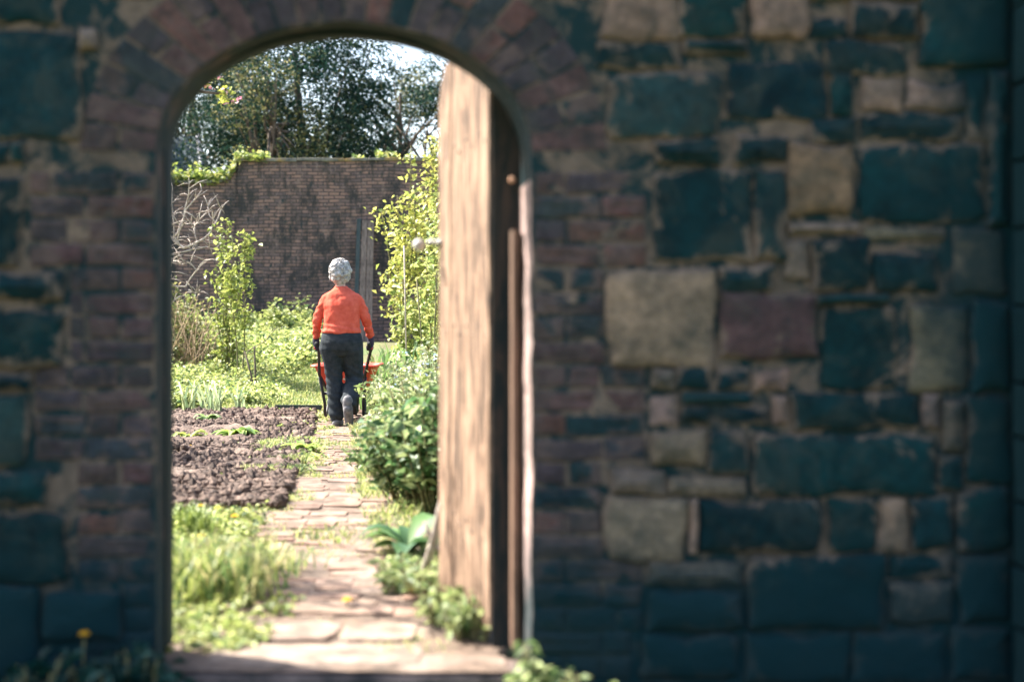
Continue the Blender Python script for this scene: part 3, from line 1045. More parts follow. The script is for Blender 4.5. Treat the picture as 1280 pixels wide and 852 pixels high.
MAT['coping'] = noise_mat("stone_coping", (0.09, 0.09, 0.08), (0.24, 0.22, 0.18), 5, bump=0.5, c3=(0.30, 0.20, 0.08), scale3=3)
TOPZ = fw(0, 202).z
LOWZ = fw(0, 229).z
xc = fw(297, 0).x
wm_ = MB()
# main run, slightly turned so the left-hand sun rakes it
def farpt(x): return BD - (x - xc) * 0.05
xa, xb = xc, 7.5
wm_.add([(xa, farpt(xa), 0), (xb, farpt(xb), 0), (xb, farpt(xb), TOPZ), (xa, farpt(xa), TOPZ), (xa, farpt(xa) + .4, 0), (xb, farpt(xb) + .4, 0), (xb, farpt(xb) + .4, TOPZ), (xa, farpt(xa) + .4, TOPZ)],
        [(0, 1, 2, 3), (5, 4, 7, 6), (3, 2, 6, 7), (0, 3, 7, 4), (1, 5, 6, 2)])
wm_.build("brickwork", MAT['farbrick'], far)
cpm = MB()
x = xa - 0.05
while x < xb:
    L = rnd.uniform(0.45, 0.7)
    cpm.box((x + L / 2, farpt(x) + 0.2, TOPZ + 0.03 + rnd.uniform(-.008, .008)), (L - 0.008, 0.5, 0.06), Matrix.Rotation(-0.05, 3, 'Z'), (1, 1, 1), 0, 0.008)
    x += L
cpm.build("coping", MAT['coping'], far, bevel=0.01)
# left run: lower, with a swept ramp up to the corner, turned away from the sun
far2 = empty("brick_garden_wall", (fw(250, 0).x, BD + 0.1, 0.6), "lower length of brick wall on the left with a curved ramp and ivy along its top", "wall")
wm_ = MB()
def f2y(x): return BD + 0.03 - (x - xc) * 0.02
prof = [(-14, LOWZ)]
rx0 = fw(268, 0).x
prof.append((rx0, LOWZ))
for k in range(1, 9):
    u = k / 8
    prof.append((rx0 + (xc - 0.01 - rx0) * math.sin(u * math.pi / 2), LOWZ + (TOPZ - LOWZ) * (1 - math.cos(u * math.pi / 2))))
for (x0, z0), (x1, z1) in zip(prof[:-1], prof[1:]):
    ya, yb = f2y(x0), f2y(x1)
    wm_.add([(x0, ya, 0), (x1, yb, 0), (x1, yb, z1), (x0, ya, z0), (x0, ya + .36, 0), (x1, yb + .36, 0), (x1, yb + .36, z1), (x0, ya + .36, z0)], [(0, 1, 2, 3), (5, 4, 7, 6), (3, 2, 6, 7)])
    
wm_.build("brickwork", MAT['farbrick'], far2)
cpm = MB()
for (x0, z0), (x1, z1) in zip(prof[:-1], prof[1:]):
    ya, yb = f2y(x0) - 0.05, f2y(x1) - 0.05
    vs = [(x0, ya, z0 + .002), (x1, yb, z1 + .002), (x1, yb, z1 + .06), (x0, ya, z0 + .06), (x0, ya + .46, z0 + .002), (x1, yb + .46, z1 + .002), (x1, yb + .46, z1 + .06), (x0, ya + .46, z0 + .06)]
    cpm.add(vs, [(0, 1, 2, 3), (5, 4, 7, 6), (3, 2, 6, 7), (0, 4, 5, 1)])
cpm.build("coping", MAT['coping'], far2)

# ivy on the wall tops
G_YEL = (0.28, 0.30, 0.06)
G_BRI = (0.20, 0.27, 0.06)
G_MID = (0.11, 0.17, 0.045)
G_DRK = (0.045, 0.085, 0.03)
G_BLU = (0.07, 0.12, 0.07)
def ivy(label, px0, px1, zf, n, thick, cat="ivy"):
    cs = []
    for _ in range(n):
        px = rnd.uniform(px0, px1)
        x = fw(px, 0).x
        z, y = zf(x)
        cs.append((x, y + rnd.uniform(-0.25, 0.3), z + abs(rnd.gauss(0, 1)) * thick * (0.6 + 0.6 * abs(noise.noise((x * 2.0, 0, 4)))) + rnd.uniform(-0.1, 0.05)))
    V, F, C = leaf_arrays(np.array(cs), 0.085, [(G_BRI, 3), (G_MID, 2), ((0.34, 0.36, 0.12), 2), (G_DRK, 1)], aspect=0.9)
    tag(arr_mesh("ivy", V, F, C, MAT['leaf'], origin=(float(np.mean([c[0] for c in cs])), BD, TOPZ)), label, cat)
def zl(x):
    return (float(np.interp(x, [p[0] for p in prof], [p[1] for p in prof])) + 0.04, f2y(x) + 0.15)
ivy("thick sunlit ivy heaped along the lower wall top and round its curved ramp", 195, 297, zl, 1900, 0.13)
ivy("low mat of ivy spilling right from the corner of the tall wall top", 293, 335, lambda x: (TOPZ + 0.05, BD + 0.1), 420, 0.11)
ivy("small rounded tuft of ivy on the tall wall coping near the door's edge", 470, 497, lambda x: (TOPZ + 0.05, BD + 0.1), 260, 0.09)
ivy("tiny green sprig on the coping left of the rounded ivy tuft", 441, 456, lambda x: (TOPZ + 0.04, BD + 0.1), 60, 0.05)

# roof beyond the wall
hs = empty("house", (fw(180, 0, 42).x, 44, 0), "dark slate roofed outbuilding with pale bargeboard peeping over the wall at left", "house")
hd = 40.0
smt = noise_mat("slate", (0.02, 0.045, 0.06), (0.045, 0.08, 0.10), 8, rough=0.6, bump=0.4, stretch=(1, 1, 4))
p_top, p_bot = P(243, 172, hd), P(264, 212, hd)
def roofp(px, py, D): return P(px, py, D)
xg = p_bot.x + 0.2
ridge = P(246, 170, hd + 2)
hb = MB()
xr0, xr1 = -22.0, ridge.x
eave_z, ridge_z = 3.1, ridge.z
# ridge runs left-right, gable end on the right
hb.add([(xr0, hd - 1.0, eave_z), (xr1 + 0.95, hd - 1.0, eave_z), (xr1, hd + 2.0, ridge_z), (xr0, hd + 2.0, ridge_z), (xr1 + 0.95, hd + 5.0, eave_z), (xr0, hd + 5.0, eave_z)],
       [(0, 1, 2, 3), (3, 2, 4, 5), (1, 4, 2)])
hb.build("roof", smt, hs)
hw = MB()
hw.box(((xr0 + xr1) / 2, hd + 2, 1.5), (xr1 - xr0 - 0.6, 5.4, 3.1))
hw.build("wall", noise_mat("render_wall", (0.3, 0.27, 0.25), (0.4, 0.37, 0.34), 3), hs)
hw = MB()
a_, b2_ = Vector((xr1 + 1.0, hd - 1.06, eave_z)), Vector((xr1 + 0.04, hd + 1.95, ridge_z + 0.03))
hw.tube([a_, b2_], [0.06, 0.06], 4)
hw.build("bargeboard", noise_mat("white_bargeboard", (0.6, 0.58, 0.58), (0.75, 0.72, 0.72), 6, bump=0), hs)

# ------------------------------------------------------------------ big trees beyond the wall
def branch_path(a, b, sag=0.1, n=6, wob=0.08):
    a, b = Vector(a), Vector(b)
    L = (b - a).length
    out = []
    s = rnd.random() * 50
    for i in range(n + 1):
        t = i / n
        p = a.lerp(b, t) + Vector((noise.noise((s, t * 3, 0)), noise.noise((s, t * 3, 5)), noise.noise((s, t * 3, 9)))) * L * wob * math.sin(math.pi * min(1, t + 0.15))
        p.z += sag * L * math.sin(math.pi * t)
        out.append(p)
    return out
def big_tree(name, label, base, h, crown_c, crown_r, nclump, per, leaf, pal, gap=0.0, group="trees beyond the garden wall", cr=0.75, holes=(), trunk_r=0.28, zmin=-9):
    root = empty(name, base, label, "tree", group)
    tm = MB()
    base = Vector(base)
    top = Vector((crown_c[0], crown_c[1], crown_c[2] + crown_r[2] * 0.5))
    tp = branch_path(base, top, 0, 8, 0.05)
    tm.tube(tp, [trunk_r * (1 - 0.75 * i / 8) for i in range(9)], 9)
    cl = []
    tries = 0
    while len(cl) < nclump and tries < nclump * 12:
        tries += 1
        d = unit(1)[0]
        rr = rnd.uniform(0.35, 1.0) ** 0.6
        c = Vector((crown_c[0] + d[0] * crown_r[0] * rr, crown_c[1] + d[1] * crown_r[1] * rr, crown_c[2] + d[2] * crown_r[2] * rr))
        if c.z < zmin: continue
        if gap and noise.noise(c * 0.55) < gap: continue
        px = 640 + c.x / c.y * FPX
        cl.append(c)
    for c in cl[:: max(1, len(cl) // 26)]:
        s_ = tp[rnd.randint(2, 7)]
        bp_a = branch_path(s_, c, 0.05, 5, 0.1)
        tm.tube(bp_a, [0.05 * (1 - 0.16 * i) for i in range(6)], 5)
    tm.build("trunk", MAT['bark'], root)
    C = []
    K = []
    for c in cl:
        r = cr * rnd.uniform(0.55, 1.25)
        nn = int(per * (r / cr) ** 2)
        d = unit(nn)
        rad = rg.uniform(0.35, 1.0, nn) ** 0.5
        sq = np.array([1.0, 1.0, 0.7])
        C.append(np.array(c) + d * (rad * r)[:, None] * sq)
        K.append(np.full(nn, rnd.uniform(0.65, 1.35)))
    C = np.concatenate(C)
    K = np.concatenate(K)
    V, F, Cc = leaf_arrays(C, leaf, pal, aspect=0.55, vary=0.3, up=0.2)
    Cc = Cc * np.repeat(K, 4)[:, None]
    arr_mesh("crown", V, F, Cc, MAT['dull_leaf'], root)
    return root
EV = [((0.018, 0.052, 0.038), 3), ((0.035, 0.070, 0.045), 3), ((0.13, 0.14, 0.06), 1), ((0.012, 0.04, 0.032), 3)]
EVL = [((0.21, 0.20, 0.08), 3), ((0.14, 0.16, 0.06), 3), ((0.30, 0.27, 0.12), 2), ((0.05, 0.08, 0.04), 2)]
big_tree("evergreen_tree", "broad dark evergreen tree with olive highlights, in the middle behind the tall wall", (fw(395, 0, 36).x, 36, 0.3), 11, (fw(368, 0, 36).x, 36, 5.9), (2.6, 2.2, 3.9), 185, 330, 0.095, EV, trunk_r=0.24)
big_tree("evergreen_tree", "olive tinged bushy tree in front of the darkest evergreen, lit from the left", (fw(345, 0, 33.5).x, 33.5, 0.3), 8, (fw(340, 0, 33.5).x, 33.5, 5.1), (1.2, 1.0, 2.4), 46, 230, 0.085, EVL + [((0.02, 0.05, 0.035), 9)], gap=-0.02, trunk_r=0.15, cr=0.6)
big_tree("evergreen_tree", "darkest evergreen tree at the far left behind the slate roof", (fw(240, 0, 43).x, 43, 0.3), 10, (fw(240, 0, 43).x, 43, 6.2), (3.6, 2.5, 4.6), 160, 260, 0.12, [((0.02, 0.042, 0.028), 3), ((0.035, 0.06, 0.03), 2)], trunk_r=0.3, cr=0.9)
big_tree("broadleaf_tree", "loose open crowned tree on the right behind the wall with white sky showing through", (fw(505, 0, 38).x, 38, 0.3), 10, (fw(500, 0, 38).x, 38, 5.4), (2.5, 2.0, 3.3), 74, 260, 0.095, EV, gap=0.0, trunk_r=0.13, cr=0.6)
big_tree("broadleaf_tree", "pale olive tree whose thin branches show between the door top and the arch", (fw(600, 0, 40).x, 40, 0.3), 10, (fw(590, 0, 40).x, 40, 7.0), (2.3, 2.0, 3.0), 34, 230, 0.095, EVL, gap=-0.05, trunk_r=0.14, cr=0.6)

# ------------------------------------------------------------------ saplings and shrubs
def sapling(label, x, y, h, spread, nst, nleaf, leaf, pal, name="sapling", group=None, z0=None, topfrac=0.15, lmat='leaf', stake=False):
    zb = float(gz(x, y)) if z0 is None else z0
    root = empty(name, (x, y, zb), label, "shrub" if name != "sapling" else "sapling", group)
    tm = MB()
    C = []
    tm_stake = None
    for s in range(nst):
        a = rnd.uniform(0, 2 * math.pi)
        hh = h * rnd.uniform(0.6, 1.0) if s else h
        b = Vector((x + math.cos(a) * spread * 0.25, y + math.sin(a) * spread * 0.25, zb - 0.03))
        t = Vector((x + math.cos(a) * spread * rnd.uniform(0.2, 0.9), y + math.sin(a) * spread * rnd.uniform(0.2, 0.9), zb + hh))
        pth = branch_path(b, t, 0, 7, 0.06)
        tm.tube(pth, [0.014 * (1 - 0.11 * i) * (h / 2.2) for i in range(8)], 5)
        ntw = int(6 + hh * 5)
        for k in range(ntw):
            u = rnd.uniform(topfrac, 1.0)
            i = min(6, int(u * 7))
            p = pth[i].lerp(pth[i + 1], u * 7 - i)
            a2 = rnd.uniform(0, 2 * math.pi)
            L = spread * rnd.uniform(0.2, 0.6) * (1.2 - u * 0.7)
            q = p + Vector((math.cos(a2) * L, math.sin(a2) * L, L * rnd.uniform(0.2, 1.0)))
            tm.tube([p, p.lerp(q, .5) + Vector((0, 0, .02)), q], [0.005, 0.004, 0.002], 4)
            nn = max(3, int(nleaf / (nst * ntw)))
            for j in range(nn):
                c = p.lerp(q, rnd.uniform(0.1, 1.1)) + Vector([rnd.gauss(0, leaf * 0.7) for _ in range(3)])
                C.append(c)
    tm.build("stem", MAT['stem'], root)
    V, F, Cc = leaf_arrays(np.array([tuple(c) for c in C]), leaf, pal, aspect=0.6, up=0.3)
    arr_mesh("foliage", V, F, Cc, MAT[lmat], root)
    return root
rnd.seed(21); rg = np.random.default_rng(21)
LIME = [((0.42, 0.44, 0.12), 3), ((0.33, 0.38, 0.10), 3), ((0.18, 0.25, 0.06), 1)]
GREN = [((0.25, 0.32, 0.10), 3), ((0.34, 0.39, 0.14), 2), ((0.13, 0.21, 0.06), 1)]
sapling("tall slender lime green sapling reaching above the far wall beside the open door", sx_(527, 20), 20, 3.4, 0.68, 10, 2400, 0.085, LIME, group="young trees in the garden", topfrac=0.35)
sapling("mid height leafy sapling just left of the tallest lime green one", sx_(511, 19), 19.3, 1.5, 0.45, 6, 900, 0.10, GREN, group="young trees in the garden")
sapling("fresh green sapling crowded against the edge of the open door", sx_(545, 18), 18, 2.2, 0.45, 5, 1100, 0.09, GREN, group="young trees in the garden")
sapling("leafy sapling hidden mostly behind the open door", sx_(585, 18.5), 18.5, 2.5, 0.5, 5, 1300, 0.09, GREN, group="young trees in the garden")
sapling("upright leafy currant bush left of the woman, tallest shoot reaching up the brick wall", sx_(284, 19.5), 19.5, 2.25, 0.34, 7, 1000, 0.075, [((0.20, 0.26, 0.06), 3), ((0.28, 0.33, 0.10), 2), ((0.12, 0.19, 0.05), 1)], name="leafy_shrub")
sapling("narrow column of leaves standing right of the currant bush", sx_(303, 19), 19, 2.1, 0.16, 2, 520, 0.08, [((0.22, 0.28, 0.07), 3), ((0.28, 0.33, 0.10), 1)], name="leafy_shrub", topfrac=0.3)
sapling("low bushy shrub at the left jamb under the bare branches", sx_(225, 21), 21, 1.25, 0.8, 14, 2200, 0.07, [((0.19, 0.20, 0.08), 3), ((0.24, 0.20, 0.10), 1), ((0.12, 0.17, 0.05), 2)], name="leafy_shrub", topfrac=0.1)
# bamboo canes
for i, (px, y, h, tl, lab) in enumerate(((509, 18.2, 1.9, 0.04, "thin grey cane standing upright in front of the lime green sapling"), (533, 17.6, 1.5, 0.12, "thin brown cane leaning left near the door edge"), (541, 17.8, 1.6, -0.05, "reddish cane standing closest to the open door"))):
    cm_ = MB()
    x = sx_(px, y)
    z = float(gz(x, y))
    cm_.tube([(x, y, z - .05), (x - tl * .5, y, z + h / 2), (x - tl, y, z + h)], 0.011, 6)
    tag(cm_.build("garden_cane", MAT['pale_bark'] if i == 0 else MAT['stem'], origin=(x, y, z)), lab, "cane", "canes among the saplings")
# twiggy stick plant
tw = MB()
x, y = sx_(320, 17.6), 17.6
z = float(gz(x, y))
for dx, hh in ((-0.14, 0.62), (-0.02, 0.68)):
    tw.tube([(x, y, z - .03), (x + dx * .4, y, z + hh * .5), (x + dx, y, z + hh)], [0.016, 0.014, 0.01], 6)
tw.tube([(x - .10, y, z + .62), (x + .12, y, z + .75), (x + .27, y, z + .93)], [0.008, 0.006, 0.003], 5)
tag(tw.build("pruned_stick_plant", MAT['bark'], origin=(x, y, z)), "pair of dark pruned sticks in a V with one pale twig to the right", "pruned plant")

# bare tree on the left
bt_root = empty("bare_tree", (sx_(190, 20), 20, float(gz(sx_(190, 20), 20))), "leafless pale branched old fruit tree against the left jamb of the doorway", "tree")
bm2 = MB()
BDp = 20
def bpx(px, py, dd=0): return P(px, py, BDp + dd)
limbs = [([(178, 420), (188, 380), (196, 340), (206, 305), (212, 296)], 4.5), ([(212, 296), (230, 310), (246, 303), (262, 292), (270, 278), (276, 262)], 3.0),
         ([(205, 305), (212, 318), (240, 312), (258, 308)], 2.2), ([(212, 296), (222, 300), (228, 310)], 1.5), ([(217, 297), (216, 270), (215, 240), (214, 228)], 2.2),
         ([(217, 297), (226, 285), (232, 262), (244, 248), (252, 238)], 2.0), ([(229, 276), (234, 250), (236, 236), (236, 222)], 1.4), ([(222, 284), (208, 276), (200, 262)], 1.2),
         ([(246, 303), (242, 285), (248, 276)], 1.2), ([(190, 365), (212, 356), (232, 358), (246, 338), (256, 325)], 2.2), ([(212, 356), (210, 340), (216, 326)], 1.4),
         ([(236, 362), (246, 366), (250, 362)], 1.3), ([(232, 280), (244, 280), (254, 276)], 1.0), ([(270, 278), (262, 270), (260, 258)], 1.2), ([(196, 340), (206, 330), (214, 332)], 1.2),
         ([(188, 380), (204, 376), (214, 380), (222, 372)], 1.6), ([(246, 338), (238, 328), (226, 330)], 1.0), ([(258, 308), (268, 312), (280, 300)], 1.0)]
for pts_, w in limbs:
    dd = rnd.uniform(-0.25, 0.25)
    q = [bpx(a, b, dd * i / len(pts_)) for i, (a, b) in enumerate(pts_)]
    q2 = []
    for a, b in zip(q[:-1], q[1:]):
        q2 += [a, a.lerp(b, 0.5) + Vector([rnd.uniform(-.012, .012) for _ in range(3)])]
    q2.append(q[-1])
    bm2.tube(q2, [w * 0.0056 * (1 - 0.65 * i / (len(q2) - 1)) + 0.002 for i in range(len(q2))], 6)
    for k in range(8):
        a = rnd.choice(q2[1:])
        v = Vector((rnd.uniform(-1, 1), rnd.uniform(-1, 1), rnd.uniform(-0.2, 1))).normalized() * rnd.uniform(0.12, 0.35)
        bm2.tube([a, a + v * .5 + Vector((0, 0, .02)), a + v], [0.006, 0.005, 0.002], 4)
bm2.build("branches", MAT['pale_bark'], bt_root)
# brown twiggy thicket at its foot
tk = MB()
for _ in range(90):
    x, y = sx_(rnd.uniform(196, 262), 20.5), 20.5 + rnd.uniform(-.5, .5)
    z = float(gz(x, y))
    a = Vector((x, y, z)); v = Vector((rnd.gauss(0, .42), rnd.gauss(0, .3), rnd.uniform(0.3, 1.25)))
    tk.tube([a, a + v * .5 + Vector((rnd.gauss(0, .05), 0, 0)), a + v], [0.008, 0.006, 0.002], 4)
tag(tk.build("twiggy_bush", noise_mat("dry_twigs", (0.22, 0.15, 0.09), (0.38, 0.28, 0.18), 10, bump=0), origin=(sx_(228, 20.5), 20.5, 0.3)), "thicket of thin brown dry stems at the foot of the bare tree", "bush")

# overhanging blossom: apple tree rooted out of sight to the left
ax_, ay_ = -5.2, 11.0
ar = empty("apple_tree", (ax_, ay_, 0), "apple tree at left whose drooping spray of pink blossom hangs below the arch", "tree")
tm = MB()
tm.tube(branch_path((ax_, ay_, -0.05), (ax_ + .4, ay_, 1.7), 0, 5, .06), [0.11, .1, .09, .085, .08, .07], 8)
spray = []
e1 = P(262, 98, 11); e2 = P(281, 128, 11)
for e, st in ((P(266, 97, 11), (-4.8, 11, 1.7)), (P(283, 118, 11.05), (-4.8, 11, 1.7)), ((-6.3, 11.5, 3.0), (-4.8, 11, 1.65)), ((-5.2, 12.3, 3.3), (-4.8, 11, 1.7)), ((-4.2, 12.0, 3.2), (-4.8, 11, 1.6)), ((-5.8, 10.2, 2.9), (-4.8, 11, 1.6))):
    bp_a = branch_path(st, e, 0.16, 8, 0.05)
    tm.tube(bp_a, [0.045 * (1 - 0.11 * i) + 0.003 for i in range(9)], 6)
    spray.append(bp_a)
tm.build("trunk", MAT['bark'], ar)
C = []
for i, sp in enumerate(spray):
    if i < 2:
        for _ in range(34 if i else 20):
            C.append(sp[8] + Vector((rnd.gauss(0, .035), rnd.gauss(0, .03), rnd.gauss(-.02, .04))))
    else:
        for _ in range(260):
            u = rnd.uniform(3, 7.99); k = int(u)
            C.append(sp[k].lerp(sp[k + 1], u - k) + Vector([rnd.gauss(0, .13) for _ in range(3)]))
V, F, Cc = leaf_arrays(np.array([tuple(c) for c in C]), 0.05, [((0.34, 0.40, 0.08), 3), ((0.25, 0.32, 0.07), 2)], aspect=0.6)
arr_mesh("foliage", V, F, Cc, MAT['leaf'], ar)
C = []
for sp in spray[:2]:
    for _ in range(5):
        c = sp[8] + Vector((rnd.gauss(0, .04), rnd.gauss(-.02, .02), rnd.gauss(-.035, .035)))
        for k in range(6): C.append(c + Vector([rnd.gauss(0, .009) for _ in range(3)]))
V, F, Cc = leaf_arrays(np.array([tuple(c) for c in C]), 0.024, [((0.75, 0.30, 0.38), 2), ((0.85, 0.6, 0.62), 2)], aspect=0.9)
arr_mesh("blossom", V, F, Cc, MAT['petal'], ar)

# unseen second apple tree inside the wall, added to dapple the path and door
cr_ = empty("apple_tree", (-3.3, 7.2, 0), "unseen young apple tree added left of the doorway so its sparse crown dapples the path", "tree")
tm = MB()
tm.tube(branch_path((-3.3, 7.2, -0.05), (-3.1, 6.9, 1.7), 0, 5, .05), [0.06, .055, .05, .045, .04, .035], 8)
C = []
for _ in range(15):
    e = Vector((-2.85 + rnd.gauss(0, .5), 6.5 + rnd.gauss(0, .5), 2.6 + rnd.gauss(0, .5)))
    e.x = min(e.x, -2.0)
    pth = branch_path((-3.1, 6.9, 1.65), e, .1, 6, .08)
    tm.tube(pth, [0.022 * (1 - .13 * i) + .002 for i in range(7)], 5)
    for _ in range(26):
        u = rnd.uniform(2.5, 5.99); k = int(u)
        c = pth[k].lerp(pth[k + 1], u - k) + Vector([rnd.gauss(0, .07) for _ in range(3)])
        C.append((min(c.x, -0.27 * c.y), c.y, c.z))
tm.build("trunk", MAT['bark'], cr_)
V, F, Cc = leaf_arrays(np.array(C), 0.06, [((0.25, 0.32, 0.07), 2), ((0.2, 0.28, 0.06), 2)], aspect=0.6)
arr_mesh("foliage", V, F, Cc, MAT['leaf'], cr_)

# boards leaning on the far wall
bw = noise_mat("grey_weathered_board", (0.10, 0.075, 0.06), (0.24, 0.18, 0.145), 6, stretch=(4, 4, 0.5), bump=0.5)
bwd = noise_mat("dark_weathered_board", (0.03, 0.05, 0.05), (0.07, 0.08, 0.075), 6, stretch=(4, 4, 0.5), bump=0.5)
for px, wpx, top, mt, tilt, lab in ((443.5, 5, 272, bwd, 0.0, "dark greenish narrow board, leftmost of those leaning on the wall"), (451, 6.5, 274, bw, 0.0, "broad grey board with nail holes leaning beside the dark one"), (457.5, 3.5, 275, bw, 0.01, "thin grey batten in the middle of the leaning boards"), (462.5, 4, 277, bw, 0.03, "pale batten leaning at the right end of the boards")):
    y0 = BD - 0.95
    x = sx_(px, y0)
    zt = P(px, top, BD - 0.45).z
    zb = float(gz(x, y0)) - 0.02
    mb = MB()
    w = wpx / FPX * BD
    yt = farpt(x) - 0.08
    t_ = 0.03
    vs = []
    for (yy_, zz_, xo) in ((y0, zb, 0.0), (yt, zt, -tilt)):
        for dx in (-w / 2, w / 2):
            for dy in (0, t_):
                vs.append((x + xo + dx, yy_ + dy, zz_))
    mb.add(vs, [(0, 1, 3, 2), (4, 6, 7, 5), (0, 2, 6, 4), (1, 5, 7, 3), (0, 4, 5, 1), (2, 3, 7, 6)])
    tag(mb.build("timber_board", mt, origin=(x, y0, zb)), lab, "board", "old boards leaning against the far wall")

# plank edging at end of soil bed
mb = MB()
a, b = P(345, 515, 16.25), P(402, 516, 16.2)
mb.box(((a.x + b.x) / 2, 16.2, float(gz(-2.4, 16.2)) + 0.03), (b.x - a.x, 0.035, 0.09), None, (1, 1, 1), 0, 0.004)
tag(mb.build("edging_plank", bwd), "low dark plank edging the back of the dug soil bed", "plank")

# ------------------------------------------------------------------ ground vegetation
def spread_clumps(n, xr, yr, rad, hh, leafn, leaf, pal, keep=None, group_vary=0.35):
    Cs, Ks = [], []
    for _ in range(n):
        y = rnd.uniform(*yr)
        lo, hi = xr(y)
        x = rnd.uniform(lo, hi)
        if keep and not keep(x, y): continue
        r = rad * rnd.uniform(0.6, 1.4)
        h = hh * rnd.uniform(0.5, 1.3) * (0.8 + 0.7 * noise.noise((x * .8, y * .8, 3)))
        nn = leafn
        d = unit(nn)
        d[:, 2] = np.abs(d[:, 2])
        rr = rg.uniform(0.3, 1.0, nn)[:, None] ** 0.5
        z = float(gz(x, y))
        Cs.append(np.array([x, y, z]) + d * rr * np.array([r, r, max(h, 0.05)]))
        Ks.append(np.full(nn, rnd.uniform(1 - group_vary, 1 + group_vary)))
    C = np.concatenate(Cs)
    V, F, c = leaf_arrays(C, leaf, pal, aspect=0.55, up=0.6)
    return V, F, c * np.repeat(np.concatenate(Ks), 4)[:, None]
def left_edge(y):
    c, w = pathx(y)
    return float(c - w)
def right_edge(y):
    c, w = pathx(y)
    return float(c + w)
COVER = [((0.25, 0.32, 0.10), 4), ((0.33, 0.38, 0.15), 3), ((0.17, 0.24, 0.07), 2), ((0.06, 0.12, 0.045), 1)]
parts = [spread_clumps(620, lambda y: (-0.34 * y - 0.6, sx_(372 - (21.5 - y) * 9, y)), (16.9, 21.5), 0.30, 0.32, 100, 0.065, COVER),
         spread_clumps(720, lambda y: (-0.34 * y - 0.6, sx_(395, y)), (21, 27.2), 0.42, 0.52, 110, 0.085, COVER),
         spread_clumps(60, lambda y: (sx_(340, y), sx_(385, y)), (25, 27), 0.4, 0.75, 110, 0.10, COVER)]
V, F, C = joinarr(parts)
tag(arr_mesh("ground_cover", V, F, C, MAT['leaf']), "bright green nettles and ground elder filling the garden left of the path", "ground cover", kind="stuff")
# grass of the lawn strip beside the path, and around
def grass_patch(n, xr, yr, h, lean, w, pal, dens=None):
    y = rg.uniform(yr[0], yr[1], n)
    # more blades close to the camera
    lo = np.array([xr(v)[0] for v in y]); hi = np.array([xr(v)[1] for v in y])
    x = rg.uniform(0, 1, n) * (hi - lo) + lo
    if dens:
        k = np.array([noise.noise((a * 1.7, b * 1.7, 0)) for a, b in zip(x, y)])
        m = k > dens
        x, y = x[m], y[m]
    edge_ = np.array([5.2 + 0.75 * (0.35 + noise.noise((a * 2.6, 0.3, 2))) for a in x])
    m = (y > edge_) | (x > -0.95)
    x, y = x[m], y[m]
    base = np.c_[x, y, gz(x, y) - 0.005]
    n = len(x)
    k = np.array([0.75 + 0.6 * noise.noise((a * 2.2, b * 2.2, 7)) for a, b in zip(x, y)])
    return blades(base, h * rg.uniform(0.5, 1.3, n) * k, lean * rg.uniform(0.2, 1.2, n), w, pal)
GR = [((0.22, 0.29, 0.08), 4), ((0.34, 0.38, 0.15), 3), ((0.08, 0.15, 0.05), 3), ((0.42, 0.40, 0.20), 1)]
parts = [grass_patch(26000, lambda y: (left_edge(y) - 1.1, left_edge(y) + 0.35), (16.2, 24), 0.10, 0.9, 0.008, GR),
         grass_patch(15000, lambda y: (-0.33 * y - 0.5, left_edge(y) + 0.02), (5.3, 8.05), 0.045, 1.0, 0.005, GR),
         grass_patch(7000, lambda y: (-0.33 * y - 0.5, left_edge(y) - 0.30), (5.3, 6.7), 0.085, 1.2, 0.006, GR, 0.05),
         grass_patch(3500, lambda y: (left_edge(y) - 0.15, left_edge(y) + 0.12), (8, 16), 0.06, 1, 0.006, GR, 0.05),
         grass_patch(9000, lambda y: (left_edge(y) - 0.45, left_edge(y) - 0.02), (9.8, 12.5), 0.09, 1, 0.007, GR, -0.05),
         grass_patch(16000, lambda y: (left_edge(y) - .05, right_edge(y) + .05), (5.0, 16), 0.035, 1, 0.006, GR, 0.12),
         grass_patch(1400, lambda y: (-1.3, -0.2), (4.75, 5.5), 0.035, 1, 0.005, GR, 0.15),
         grass_patch(9000, lambda y: (right_edge(y) - 0.05, right_edge(y) + 0.4), (5.2, 14), 0.08, 1, 0.006, GR, -0.1),
         grass_patch(14000, lambda y: (0.0, 3.5), (4.9, 12), 0.14, 1, 0.01, GR),
         grass_patch(12000, lambda y: (-1.4, 2.5), (16, 27), 0.22, 0.9, 0.014, GR)]
V, F, C = joinarr(parts)
tag(arr_mesh("grass", V, F, C, MAT['leaf']), "bright spring grass growing on both sides of the path", "grass", kind="stuff")
# weeds over the bed (low rosettes)
parts = [spread_clumps(55, lambda y: (-1.35, -0.85), (4.78, 5.5), 0.06, 0.06, 26, 0.04, COVER),
         spread_clumps(60, lambda y: (-0.33 * y, left_edge(y) - 0.1), (11.6, 12.9), 0.10, 0.06, 26, 0.05, COVER),
         spread_clumps(60, lambda y: (left_edge(y) - 0.5, left_edge(y) + 0.02), (9.5, 16), 0.12, 0.08, 30, 0.05, COVER),
         spread_clumps(70, lambda y: (-0.33 * y, left_edge(y) - 0.05), (4.95, 6.2), 0.10, 0.06, 26, 0.045, COVER),
         spread_clumps(130, lambda y: (-0.33 * y, left_edge(y) - 0.1), (5.4, 8), 0.10, 0.08, 22, 0.04, COVER)]
V, F, C = joinarr(parts)
tag(arr_mesh("low_weeds", V, F, C, MAT['leaf']), "scattered low weeds creeping over the soil and lawn edge", "weeds", kind="stuff")

